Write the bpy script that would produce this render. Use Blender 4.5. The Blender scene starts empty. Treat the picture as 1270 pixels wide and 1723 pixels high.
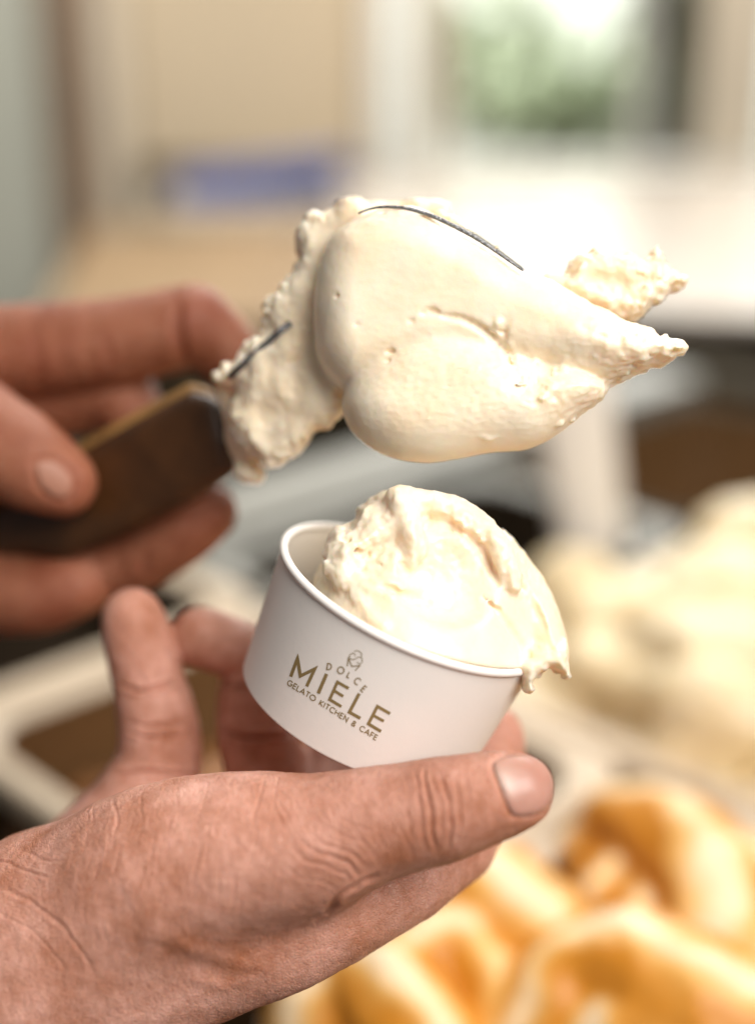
import bpy, bmesh, math, random
import numpy as np
from mathutils import Vector, Matrix

# ------------------------------------------------------------------ camera, world, lamps, exposure
S = bpy.context.scene
W, H = 1270.0, 1723.0
TANV = 0.7233                      # frame height / distance
K = TANV / H
D = 365.0                          # mm from lens to the middle of the cup
PITCH = math.radians(20)
CAM = np.array([0.0, 0.0, 1.30])
AX = np.array([1.0, 0, 0]); AU = np.array([0, math.sin(PITCH), math.cos(PITCH)])
AF = np.array([0, math.cos(PITCH), -math.sin(PITCH)])

cd = bpy.data.cameras.new('camera'); cam = bpy.data.objects.new('camera', cd)
S.collection.objects.link(cam); S.camera = cam
cam.location = CAM; cam.rotation_euler = (math.radians(90) - PITCH, 0, 0)
cd.sensor_fit = 'VERTICAL'; cd.sensor_height = 36; cd.sensor_width = 36
cd.lens = 18 / (TANV / 2)
cd.clip_start = 0.02; cd.clip_end = 100
cd.dof.use_dof = True; cd.dof.focus_distance = 0.345; cd.dof.aperture_fstop = 2.7
cd.dof.aperture_blades = 0

world = bpy.data.worlds.new('World'); S.world = world; world.use_nodes = True
bg = world.node_tree.nodes['Background']
bg.inputs[0].default_value = (1.0, 0.97, 0.93, 1); bg.inputs[1].default_value = 0.11

def area(name, loc, target, sx, sy, energy, col):
    l = bpy.data.lights.new(name, 'AREA'); l.shape = 'RECTANGLE'; l.size = sx; l.size_y = sy
    l.energy = energy; l.color = col
    o = bpy.data.objects.new(name, l); S.collection.objects.link(o)
    o.location = loc
    o.rotation_euler = (Vector(target) - Vector(loc)).to_track_quat('-Z', 'Y').to_euler()
    return o
area('window_light', (0.50, 2.90, 1.80), (0.15, 0.6, 1.0), 1.1, 0.9, 12.5, (1.0, 0.97, 0.93))
area('ceiling_light', (0.45, 0.10, 2.25), (0.05, 0.4, 1.15), 0.8, 0.7, 5, (1.0, 0.95, 0.88))
area('front_key_light', (0.60, -0.42, 2.0), (0.0, 0.4, 1.15), 0.85, 0.75, 22, (1.0, 0.95, 0.89))  # unseen key lamp, placed to light the fronts of cup and hand
area('back_fill_light', (-0.4, 1.7, 2.6), (-0.2, 2.7, 1.0), 1.4, 1.0, 40, (1.0, 0.95, 0.88))  # unseen fill, added to brighten the back wall and counters
area('garden_daylight', (0.9, 3.9, 3.6), (0.9, 5.0, 1.0), 2.5, 1.5, 330, (0.97, 1.0, 0.96))

S.view_settings.view_transform = 'Standard'; S.view_settings.look = 'None'
S.view_settings.exposure = 0.16; S.view_settings.gamma = 1.0
S.view_settings.use_curve_mapping = False
S.render.engine = 'CYCLES'
S.cycles.use_denoising = True
S.cycles.use_adaptive_sampling = True; S.cycles.adaptive_threshold = 0.02
S.cycles.max_bounces = 7; S.cycles.diffuse_bounces = 4; S.cycles.glossy_bounces = 3
S.cycles.transmission_bounces = 4; S.cycles.caustics_reflective = False; S.cycles.caustics_refractive = False

# ------------------------------------------------------------------ placing helpers
def J(px, py, z):
    """a point seen at photo position (px, py), z mm nearer than the cup's middle, in lens-aligned mm"""
    d = D - z
    return np.array([(px - W / 2) * K * d, -(py - H / 2) * K * d, z])
def RP(r, z): return r * K * (D - z)
def to_world(V):
    V = np.asarray(V, float)
    return CAM + (V[..., 0:1] * AX + V[..., 1:2] * AU + (D - V[..., 2:3]) * AF) / 1000.0
def to_lens(Pw):
    q = (np.asarray(Pw, float) - CAM) * 1000.0
    return np.stack([q @ AX, q @ AU, D - q @ AF], -1)
def ray(px, py):
    return AF + (px - W / 2) * K * AX - (py - H / 2) * K * AU
def on_z(px, py, z):
    v = ray(px, py); return CAM + v * ((z - CAM[2]) / v[2])
def on_y(px, py, y):
    v = ray(px, py); return CAM + v * (y / v[1])

# ------------------------------------------------------------------ numpy noise, implicit shapes, surface nets
def noise3(p, seed=0):
    p = np.asarray(p, np.float32); i = np.floor(p).astype(np.int64); f = p - i
    u = f * f * f * (f * (f * 6 - 15) + 10)
    out = np.zeros(len(p), np.float32)
    for dx in (0, 1):
        for dy in (0, 1):
            for dz in (0, 1):
                h = ((i[:, 0] + dx) * 374761393 + (i[:, 1] + dy) * 668265263 + (i[:, 2] + dz) * 2147483647 + seed * 974711) & 0xffffffff
                h = ((h ^ (h >> 13)) * 1274126177) & 0xffffffff
                h = h ^ (h >> 16)
                gx = ((h & 255) / 127.5 - 1); gy = (((h >> 8) & 255) / 127.5 - 1); gz = (((h >> 16) & 255) / 127.5 - 1)
                w = (u[:, 0] if dx else 1 - u[:, 0]) * (u[:, 1] if dy else 1 - u[:, 1]) * (u[:, 2] if dz else 1 - u[:, 2])
                out += (w * (gx * (f[:, 0] - dx) + gy * (f[:, 1] - dy) + gz * (f[:, 2] - dz))).astype(np.float32)
    return out
def fbm(p, octaves=3, seed=0):
    s = 0; a = 1.0
    for o in range(octaves):
        s = s + a * noise3(p * (2.03 ** o) + 17.3 * o, seed + o); a *= 0.5
    return s

class Field:
    """implicit shape in lens-aligned mm (or any mm frame): negative inside"""
    def __init__(self, lo, hi, h):
        self.lo = np.array(lo, float); self.h = h
        self.n = np.ceil((np.array(hi, float) - self.lo) / h).astype(int) + 1
        self.f = np.full(self.n, 50.0, np.float32)
        self.ax = [(self.lo[i] + h * np.arange(self.n[i])).astype(np.float32) for i in range(3)]
    def sub(self, lo, hi):
        a = np.clip(np.floor((np.array(lo) - self.lo) / self.h).astype(int), 0, self.n)
        b = np.clip(np.ceil((np.array(hi) - self.lo) / self.h).astype(int) + 1, 0, self.n)
        sl = tuple(slice(a[i], b[i]) for i in range(3))
        g = np.meshgrid(*[self.ax[i][sl[i]] for i in range(3)], indexing='ij', sparse=True)
        return sl, g
    def mix(self, sl, d, k, op='add'):
        f = self.f[sl]
        if f.size == 0: return
        if op == 'add':
            if k <= 0: r = np.minimum(f, d)
            else:
                h = np.maximum(k - np.abs(f - d), 0) / k
                r = np.minimum(f, d) - h * h * h * k / 6
        else:
            d = -d
            if k <= 0: r = np.maximum(f, d)
            else:
                h = np.maximum(k - np.abs(f - d), 0) / k
                r = np.maximum(f, d) + h * h * h * k / 6
        self.f[sl] = r
    def cone(self, a, ra, b, rb, k=4, op='add', flat=None):
        a = np.array(a, float); b = np.array(b, float); m = max(ra, rb) + 2 * k + 3
        sl, (X, Y, Z) = self.sub(np.minimum(a, b) - m, np.maximum(a, b) + m)
        ab = b - a; L2 = max((ab ** 2).sum(), 1e-9)
        t = np.clip(((X - a[0]) * ab[0] + (Y - a[1]) * ab[1] + (Z - a[2]) * ab[2]) / L2, 0, 1)
        q = np.sqrt((X - a[0] - t * ab[0]) ** 2 + (Y - a[1] - t * ab[1]) ** 2 + (Z - a[2] - t * ab[2]) ** 2)
        self.mix(sl, (q - (ra + (rb - ra) * t)).astype(np.float32), k, op)
    def chain(self, nodes, k=4, op='add', own=2.0):
        """nodes (px, py, z, r_px); joined to itself first, then to the rest"""
        P = np.array([[*J(*p[:3]), RP(p[3], p[2])] for p in nodes])
        t = np.linspace(0, len(P) - 1, (len(P) - 1) * 3 + 1); Q = []
        for u in t:
            i = min(int(u), len(P) - 2); g = u - i
            p1, p2 = P[i], P[i + 1]; p0 = P[i - 1] if i else 2 * p1 - p2; p3 = P[i + 2] if i + 2 < len(P) else 2 * p2 - p1
            Q.append(0.5 * (2 * p1 + (p2 - p0) * g + (2 * p0 - 5 * p1 + 4 * p2 - p3) * g * g + (3 * p1 - p0 - 3 * p2 + p3) * g ** 3))
        lo = P[:, :3].min(0) - P[:, 3].max() - 2 * k - 3; hi = P[:, :3].max(0) + P[:, 3].max() + 2 * k + 3
        if op != 'add':
            for p, q in zip(Q[:-1], Q[1:]): self.cone(p[:3], p[3], q[:3], q[3], k, op)
            return
        sl, g3 = self.sub(lo, hi)
        keep = self.f[sl].copy(); self.f[sl] = 50.0
        for p, q in zip(Q[:-1], Q[1:]): self.cone(p[:3], p[3], q[:3], q[3], own)
        d = self.f[sl].copy(); self.f[sl] = keep; self.mix(sl, d, k)
    def ell(self, c, r, k=4, op='add', M=None):
        c = np.array(c, float); r = np.array(r, float); m = r.max() + 2 * k + 3
        sl, (X, Y, Z) = self.sub(c - m, c + m)
        x, y, z = X - c[0], Y - c[1], Z - c[2]
        if M is not None:
            x, y, z = (M[i, 0] * x + M[i, 1] * y + M[i, 2] * z for i in range(3))
        k0 = np.sqrt((x / r[0]) ** 2 + (y / r[1]) ** 2 + (z / r[2]) ** 2)
        k1 = np.sqrt((x / r[0] ** 2) ** 2 + (y / r[1] ** 2) ** 2 + (z / r[2] ** 2) ** 2) + 1e-6
        self.mix(sl, (k0 * (k0 - 1) / k1).astype(np.float32), k, op)
    def lobe(self, poly, z0, t, w, k=3, op='add', gx=0.0, gy=0.0, smooth=True, back=None, rag=0.0, seed=1):
        """a lump whose outline was read off the photo; z0 middle depth, t half thickness, w rounding (mm)"""
        P = np.array([J(x, y, z0)[:2] for x, y in poly])
        c = P.mean(0)
        if smooth: P = catmull(P, 6)
        lo2 = P.min(0) - 8; hi2 = P.max(0) + 8
        ext = abs(gx) * (hi2[0] - lo2[0]) + abs(gy) * (hi2[1] - lo2[1])
        tb = t if back is None else back
        sl, (X, Y, Z) = self.sub([lo2[0], lo2[1], z0 - tb - 8 - ext], [hi2[0], hi2[1], z0 + t + 8 + ext])
        if self.f[sl].size == 0: return
        gxx, gyy = np.meshgrid(X.ravel(), Y.ravel(), indexing='ij')
        d = poly_sd(P, gxx, gyy)[:, :, None]
        if rag:
            q = np.stack([gxx.ravel(), gyy.ravel(), np.zeros(gxx.size)], -1) * 0.35
            d = d + rag * fbm(q, 3, seed).reshape(d.shape)
        zz = Z - (z0 + gx * (X - c[0]) + gy * (Y - c[1]))
        zs = np.where(zz > 0, zz * (w / t), zz * (w / tb))
        e = np.maximum(d + w, 0)
        self.mix(sl, (np.sqrt(e * e + zs * zs) - w).astype(np.float32), k, op)
    def roughen(self, amp, scale, octaves=3, seed=0, mask=None, band=3.0):
        idx = np.nonzero(np.abs(self.f) < band)
        p = np.stack([self.ax[i][idx[i]] for i in range(3)], -1)
        if mask is not None:
            m = mask(p); on = m > .03
            p = p[on]; m = m[on]; idx = tuple(i[on] for i in idx)
            if not len(p): return
        v = amp * fbm(p * scale, octaves, seed)
        if mask is not None: v = v * m
        self.f[idx] += v.astype(np.float32)
    def zf(self, px, py):
        """depth of the front of the shape where the photo shows (px, py)"""
        for z in np.arange(self.ax[2][-1] - .5, self.ax[2][0], -.4):
            q = J(px, py, z); i = np.round((q - self.lo) / self.h).astype(int)
            if (i >= 0).all() and (i < self.n).all() and self.f[tuple(i)] < 0: return float(z)
        return 0.0
    def on(self, nodes, lift=0.0):
        """(px, py, r_px) on the front surface -> chain nodes"""
        return [(x, y, self.zf(x, y) + lift, r) for x, y, r in nodes]
    def mesh(self):
        return surface_nets(self.f, self.lo, self.h)

def catmull(P, n):
    P = np.asarray(P); out = []
    N = len(P)
    for i in range(N):
        p0, p1, p2, p3 = P[i - 1], P[i], P[(i + 1) % N], P[(i + 2) % N]
        for t in np.arange(n) / n:
            out.append(0.5 * (2 * p1 + (p2 - p0) * t + (2 * p0 - 5 * p1 + 4 * p2 - p3) * t * t + (3 * p1 - p0 - 3 * p2 + p3) * t ** 3))
    return np.array(out)
def poly_sd(P, X, Y):
    d = np.full(X.shape, 1e9); inside = np.zeros(X.shape, bool)
    Q = np.roll(P, -1, 0)
    for a, b in zip(P, Q):
        ab = b - a; L = (ab ** 2).sum() + 1e-12
        t = np.clip(((X - a[0]) * ab[0] + (Y - a[1]) * ab[1]) / L, 0, 1)
        d = np.minimum(d, (X - a[0] - t * ab[0]) ** 2 + (Y - a[1] - t * ab[1]) ** 2)
        c = (a[1] > Y) != (b[1] > Y)
        if b[1] != a[1]:
            inside ^= c & (X < (b[0] - a[0]) * (Y - a[1]) / (b[1] - a[1]) + a[0])
    d = np.sqrt(d)
    return np.where(inside, -d, d)

def surface_nets(f, lo, h):
    s = f < 0
    n = np.array(f.shape) - 1
    cnt = np.zeros(n, np.int8)
    cs = []
    for dx in (0, 1):
        for dy in (0, 1):
            for dz in (0, 1):
                v = s[dx:n[0] + dx, dy:n[1] + dy, dz:n[2] + dz]; cnt += v
    act = (cnt > 0) & (cnt < 8)
    idx = np.argwhere(act)
    vid = np.full(n, -1, np.int64); vid[act] = np.arange(len(idx))
    acc = np.zeros((len(idx), 3)); num = np.zeros(len(idx))
    I, Jx, Kx = idx.T
    corner = {}
    for dx in (0, 1):
        for dy in (0, 1):
            for dz in (0, 1):
                corner[(dx, dy, dz)] = f[I + dx, Jx + dy, Kx + dz].astype(float)
    keys = list(corner)
    for a in keys:
        for ax in range(3):
            if a[ax] == 0:
                b = list(a); b[ax] = 1; b = tuple(b)
                fa, fb = corner[a], corner[b]
                m = (fa < 0) != (fb < 0)
                t = np.where(m, fa / np.where(m, fa - fb, 1), 0)
                p = np.tile(np.array(a, float), (len(idx), 1)); p[:, ax] = t
                acc += p * m[:, None]; num += m
    V = (idx + acc / num[:, None]) * h + lo
    quads = []
    for ax in range(3):
        u, v = [(1, 2), (2, 0), (0, 1)][ax]
        sa = [slice(None)] * 3; sb = [slice(None)] * 3
        sa[ax] = slice(0, -1); sb[ax] = slice(1, None)
        A = s[tuple(sa)]; B = s[tuple(sb)]
        e = np.argwhere(A != B)
        e = e[(e[:, u] > 0) & (e[:, v] > 0) & (e[:, u] < n[u]) & (e[:, v] < n[v])]
        if not len(e): continue
        out = A[tuple(e.T)]
        def cell(du, dv):
            c = e.copy(); c[:, u] -= du; c[:, v] -= dv
            return vid[tuple(c.T)]
        q = np.stack([cell(1, 1), cell(0, 1), cell(0, 0), cell(1, 0)], 1)
        q[~out] = q[~out][:, ::-1]
        quads.append(q)
    return V, np.concatenate(quads)

def vnormals(V, F):
    a = V[F[:, 2]] - V[F[:, 0]]; b = V[F[:, 3]] - V[F[:, 1]]
    fn = np.cross(a, b); N = np.zeros_like(V)
    for i in range(4): np.add.at(N, F[:, i], fn)
    return N / (np.linalg.norm(N, axis=1, keepdims=True) + 1e-12)
def relax(V, F, it=2, lam=0.5):
    e = np.concatenate([F[:, [0, 1]], F[:, [1, 2]], F[:, [2, 3]], F[:, [3, 0]]])
    deg = np.bincount(e[:, 0], minlength=len(V)) + np.bincount(e[:, 1], minlength=len(V))
    for _ in range(it):
        A = np.stack([np.bincount(e[:, 0], V[e[:, 1], i], len(V)) + np.bincount(e[:, 1], V[e[:, 0], i], len(V)) for i in range(3)], 1)
        V = V + lam * (A / np.maximum(deg, 1)[:, None] - V)
    return V
def subdivide(V, F):
    e = np.sort(np.concatenate([F[:, [0, 1]], F[:, [1, 2]], F[:, [2, 3]], F[:, [3, 0]]]), 1)
    key = e[:, 0] * np.int64(len(V)) + e[:, 1]; u, inv = np.unique(key, return_inverse=True)
    em = (V[u // len(V)] + V[u % len(V)]) / 2; fm = V[F].mean(1)
    m = inv.reshape(4, -1) + len(V); c = np.arange(len(F)) + len(V) + len(u)
    Fn = np.concatenate([np.stack([F[:, i], m[i], c, m[i - 1]], 1) for i in range(4)])
    return np.concatenate([V, em, fm]), Fn
def largest(V, F):
    """drop loose crumbs under 1% of the shape"""
    lab = np.arange(len(V))
    for _ in range(400):
        m = lab[F].min(1); new = lab.copy()
        for i in range(4): np.minimum.at(new, F[:, i], m)
        new = new[new]
        if (new == lab).all(): break
        lab = new
    c = np.bincount(lab[F[:, 0]], minlength=len(V))
    keep = c[lab[F[:, 0]]] > 0.01 * len(F)
    F = F[keep]; used = np.unique(F); mp = np.full(len(V), -1); mp[used] = np.arange(len(used))
    return V[used], mp[F]

# ------------------------------------------------------------------ object helpers
COL = S.collection
def tag(o, label=None, cat=None, group=None, kind=None):
    if label: o['label'] = label
    if cat: o['category'] = cat
    if group: o['group'] = group
    if kind: o['kind'] = kind
    return o
def empty(name, loc, label=None, cat=None, group=None):
    o = bpy.data.objects.new(name, None); COL.objects.link(o); o.location = loc
    o.empty_display_size = 0.02
    return tag(o, label, cat, group)
def mobj(name, Vw, F, mat, parent=None, smooth=True, attrs=None, weld=False):
    """link world-space vertices as one mesh object; origin at its own base"""
    Vw = np.asarray(Vw, float)
    if parent is not None:
        base = np.zeros(3); q = parent
        while q is not None: base = base + np.array(q.location); q = q.parent
    else: base = np.array([Vw[:, 0].mean(), Vw[:, 1].mean(), Vw[:, 2].min()])
    me = bpy.data.meshes.new(name)
    if isinstance(F, np.ndarray):
        me.vertices.add(len(Vw)); me.vertices.foreach_set('co', (Vw - base).astype(np.float32).ravel())
        k = F.shape[1]
        me.loops.add(F.size); me.loops.foreach_set('vertex_index', F.astype(np.int32).ravel())
        me.polygons.add(len(F)); me.polygons.foreach_set('loop_start', np.arange(0, F.size, k, dtype=np.int32))
        me.update(calc_edges=True)
    else:
        me.from_pydata((Vw - base).tolist(), [], F)
    me.validate()
    if smooth: me.polygons.foreach_set('use_smooth', np.ones(len(me.polygons), bool))
    for nm, val in (attrs or {}).items():
        a = me.attributes.new(nm, 'FLOAT', 'POINT'); a.data.foreach_set('value', np.asarray(val, np.float32))
    o = bpy.data.objects.new(name, me); COL.objects.link(o)
    if mat: me.materials.append(mat)
    if parent is not None: o.parent = parent
    else: o.location = base
    return o

# ------------------------------------------------------------------ materials
def mat(name):
    m = bpy.data.materials.new(name); m.use_nodes = True
    nt = m.node_tree; b = nt.nodes['Principled BSDF']
    return m, nt, b
def nd(nt, typ, **kw):
    n = nt.nodes.new(typ)
    for k, v in kw.items():
        if k in n.inputs: n.inputs[k].default_value = v
        else: setattr(n, k, v)
    return n
def lk(nt, a, ao, b, bi): nt.links.new(a.outputs[ao], b.inputs[bi])
def ramp(nt, stops):
    r = nt.nodes.new('ShaderNodeValToRGB'); e = r.color_ramp.elements
    while len(e) < len(stops): e.new(0.5)
    for q, (p, c) in zip(e, stops): q.position = p; q.color = (*c, 1)
    return r
def plain(name, col, rough=0.5, metal=0.0, var=0.12, scale=30, bump=0.0, bscale=200, sss=0.0, spec=0.5):
    m, nt, b = mat(name)
    b.inputs['Roughness'].default_value = rough; b.inputs['Metallic'].default_value = metal
    b.inputs['Specular IOR Level'].default_value = spec
    tc = nd(nt, 'ShaderNodeTexCoord')
    n = nd(nt, 'ShaderNodeTexNoise', Scale=scale, Detail=4.0); lk(nt, tc, 'Object', n, 'Vector')
    c = np.array(col)
    r = ramp(nt, [(0.3, c * (1 - var)), (0.7, np.minimum(c * (1 + var), 1))])
    lk(nt, n, 'Fac', r, 'Fac'); lk(nt, r, 'Color', b, 'Base Color')
    if bump:
        n2 = nd(nt, 'ShaderNodeTexNoise', Scale=bscale, Detail=3.0); lk(nt, tc, 'Object', n2, 'Vector')
        bp = nd(nt, 'ShaderNodeBump', Strength=bump, Distance=0.001); lk(nt, n2, 'Fac', bp, 'Height'); lk(nt, bp, 'Normal', b, 'Normal')
    if sss:
        b.inputs['Subsurface Weight'].default_value = sss; b.inputs['Subsurface Radius'].default_value = (1, .6, .35); b.inputs['Subsurface Scale'].default_value = 0.004
    return m

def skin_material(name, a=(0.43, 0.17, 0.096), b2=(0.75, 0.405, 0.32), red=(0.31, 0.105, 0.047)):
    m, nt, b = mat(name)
    tc = nd(nt, 'ShaderNodeTexCoord')
    n1 = nd(nt, 'ShaderNodeTexNoise', Scale=60.0, Detail=6.0, Roughness=0.68); lk(nt, tc, 'Object', n1, 'Vector')
    r1 = ramp(nt, [(0.32, a), (0.66, b2)]); lk(nt, n1, 'Fac', r1, 'Fac')
    # blotchy redness (also where the skin itself is redder: knuckles, tips)
    n2 = nd(nt, 'ShaderNodeTexNoise', Scale=160.0, Detail=4.0, Roughness=0.7); lk(nt, tc, 'Object', n2, 'Vector')
    r2 = ramp(nt, [(0.45, (0, 0, 0)), (0.75, (0.35,) * 3)]); lk(nt, n2, 'Fac', r2, 'Fac')
    at = nd(nt, 'ShaderNodeAttribute', attribute_name='red')
    ad = nd(nt, 'ShaderNodeMath', operation='ADD', use_clamp=True); lk(nt, r2, 'Color', ad, 0); lk(nt, at, 'Fac', ad, 1)
    mx = nd(nt, 'ShaderNodeMix', data_type='RGBA'); lk(nt, ad, 0, mx, 0); lk(nt, r1, 'Color', mx, 6); mx.inputs[7].default_value = (*red, 1)
    # tiny freckles and pores
    v0 = nd(nt, 'ShaderNodeTexNoise', Scale=900.0, Detail=2.0); lk(nt, tc, 'Object', v0, 'Vector')
    r3 = ramp(nt, [(0.60, (1, 1, 1)), (0.78, (0.80, 0.70, 0.64))]); lk(nt, v0, 'Fac', r3, 'Fac')
    mu = nd(nt, 'ShaderNodeMix', data_type='RGBA', blend_type='MULTIPLY'); mu.inputs[0].default_value = 1.0
    lk(nt, mx, 2, mu, 6); lk(nt, r3, 'Color', mu, 7); lk(nt, mu, 2, b, 'Base Color')
    b.inputs['Roughness'].default_value = 0.47
    b.inputs['Specular IOR Level'].default_value = 0.42
    b.inputs['Subsurface Weight'].default_value = 0.22
    b.inputs['Subsurface Radius'].default_value = (1.0, 0.32, 0.15)
    b.inputs['Subsurface Scale'].default_value = 0.0028
    # relief: fine polygonal skin cells, stretched wrinkles, pores
    vo = nd(nt, 'ShaderNodeTexVoronoi', feature='DISTANCE_TO_EDGE', Scale=1000.0)
    wn = nd(nt, 'ShaderNodeTexNoise', Scale=300.0, Detail=2.0); lk(nt, tc, 'Object', wn, 'Vector')
    va = nd(nt, 'ShaderNodeVectorMath', operation='SCALE'); lk(nt, wn, 'Color', va, 0); va.inputs['Scale'].default_value = 0.0028
    vb = nd(nt, 'ShaderNodeVectorMath', operation='ADD'); lk(nt, tc, 'Object', vb, 0); lk(nt, va, 0, vb, 1)
    lk(nt, vb, 0, vo, 'Vector')
    rv = ramp(nt, [(0.0, (0, 0, 0)), (0.18, (1, 1, 1))]); lk(nt, vo, 'Distance', rv, 'Fac')
    bp = nd(nt, 'ShaderNodeBump', Strength=0.55, Distance=0.00022); lk(nt, rv, 'Color', bp, 'Height')
    mp = nd(nt, 'ShaderNodeMapping'); mp.inputs['Rotation'].default_value = (0, math.radians(20), 0); mp.inputs['Scale'].default_value = (620, 620, 110)
    lk(nt, vb, 0, mp, 'Vector')
    n4 = nd(nt, 'ShaderNodeTexNoise', Scale=1.0, Detail=3.0); lk(nt, mp, 'Vector', n4, 'Vector')
    bp2 = nd(nt, 'ShaderNodeBump', Strength=0.75, Distance=0.0004); lk(nt, n4, 'Fac', bp2, 'Height'); lk(nt, bp, 'Normal', bp2, 'Normal')
    lk(nt, bp2, 'Normal', b, 'Normal')
    return m

def gelato_material(name, c1, c2, rough=0.42, bump=0.5, sss=0.35, fine=1400.0):
    m, nt, b = mat(name)
    tc = nd(nt, 'ShaderNodeTexCoord')
    n1 = nd(nt, 'ShaderNodeTexNoise', Scale=70.0, Detail=4.0); lk(nt, tc, 'Object', n1, 'Vector')
    r1 = ramp(nt, [(0.35, c1), (0.65, c2)]); lk(nt, n1, 'Fac', r1, 'Fac'); lk(nt, r1, 'Color', b, 'Base Color')
    b.inputs['Roughness'].default_value = rough
    b.inputs['Subsurface Weight'].default_value = sss
    b.inputs['Subsurface Radius'].default_value = (1.0, 0.66, 0.34); b.inputs['Subsurface Scale'].default_value = 0.0045
    n2 = nd(nt, 'ShaderNodeTexNoise', Scale=fine, Detail=4.0, Roughness=0.65); lk(nt, tc, 'Object', n2, 'Vector')
    bp = nd(nt, 'ShaderNodeBump', Strength=bump, Distance=0.0003); lk(nt, n2, 'Fac', bp, 'Height')
    n3 = nd(nt, 'ShaderNodeTexNoise', Scale=330.0, Detail=3.0); lk(nt, tc, 'Object', n3, 'Vector')
    bp2 = nd(nt, 'ShaderNodeBump', Strength=bump * 0.6, Distance=0.0007); lk(nt, n3, 'Fac', bp2, 'Height'); lk(nt, bp, 'Normal', bp2, 'Normal')
    lk(nt, bp2, 'Normal', b, 'Normal')
    return m

M_SKIN = skin_material('skin')
M_SKIN2 = skin_material('skin_shaded', (0.25, 0.08, 0.038), (0.37, 0.145, 0.08), (0.24, 0.055, 0.027))  # upper hand's shade put into a darker copy of the skin
M_NAIL, _nt, _b = mat('nail')
_tc = nd(_nt, 'ShaderNodeTexCoord'); _n = nd(_nt, 'ShaderNodeTexNoise', Scale=120.0, Detail=2.0); lk(_nt, _tc, 'Object', _n, 'Vector')
_a = nd(_nt, 'ShaderNodeAttribute', attribute_name='pale')
_r = ramp(_nt, [(0.3, (0.42, 0.20, 0.15)), (0.7, (0.50, 0.26, 0.20))]); lk(_nt, _n, 'Fac', _r, 'Fac')
_m = nd(_nt, 'ShaderNodeMix', data_type='RGBA'); lk(_nt, _a, 'Fac', _m, 0); lk(_nt, _r, 'Color', _m, 6); _m.inputs[7].default_value = (0.64, 0.47, 0.40, 1)
lk(_nt, _m, 2, _b, 'Base Color'); _b.inputs['Roughness'].default_value = 0.38
_b.inputs['Subsurface Weight'].default_value = 0.15; _b.inputs['Subsurface Scale'].default_value = 0.002
_w = nd(_nt, 'ShaderNodeTexNoise', Scale=1.0, Detail=2.0); _mp = nd(_nt, 'ShaderNodeMapping'); _mp.inputs['Scale'].default_value = (90, 900, 900)
lk(_nt, _tc, 'Object', _mp, 'Vector'); lk(_nt, _mp, 'Vector', _w, 'Vector')
_bp = nd(_nt, 'ShaderNodeBump', Strength=0.2, Distance=0.0002); lk(_nt, _w, 'Fac', _bp, 'Height'); lk(_nt, _bp, 'Normal', _b, 'Normal')

M_NAIL2 = plain('nail_shaded', (0.36, 0.17, 0.115), 0.5, 0, 0.1, 100, spec=.35)  # darker nail copy, carries the same painted shade as the upper hand
M_GEL = gelato_material('vanilla_gelato', (0.91, 0.75, 0.545), (0.94, 0.82, 0.65), rough=.36, bump=.14, sss=.5)
M_YEL = gelato_material('pale_yellow_gelato', (0.80, 0.63, 0.36), (0.88, 0.76, 0.54), sss=0.1)
M_CARAMEL = gelato_material('caramel_gelato', (0.25, 0.10, 0.035), (0.40, 0.19, 0.07), sss=0.0)
M_PAPER = plain('white_paper', (0.88, 0.84, 0.80), 0.42, 0, 0.015, 60, 0.035, 700)
M_PAPER_IN = plain('cup_lining', (0.80, 0.76, 0.70), 0.35, 0, 0.015, 60, 0.1, 900)
M_INK = plain('gold_brown_ink', (0.26, 0.185, 0.075), 0.5, 0, 0.06, 400)
M_STEEL = plain('satin_steel', (0.25, 0.245, 0.22), 0.5, 0.1, 0.06, 25, 0.1, 300, spec=.25)
M_BLADE = plain('blade_steel', (0.24, 0.24, 0.25), 0.38, 1.0, 0.2, 700, 0.6, 1500)
M_HANDLE = plain('dark_brown_wood', (0.055, 0.021, 0.006), 0.4, 0, 0.35, 60, 0.3, 300)
M_RIM = plain('warm_lit_steel', (0.56, 0.45, 0.33), 0.45, 0.0, 0.05, 25, spec=.3)  # steel pans; warm reflected light is put into this cream colour
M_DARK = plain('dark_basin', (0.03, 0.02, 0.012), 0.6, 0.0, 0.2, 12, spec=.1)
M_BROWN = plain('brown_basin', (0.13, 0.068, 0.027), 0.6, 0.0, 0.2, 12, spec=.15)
M_WHITE = plain('white_plastic', (0.78, 0.74, 0.70), 0.35, 0, 0.03, 40)

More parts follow.
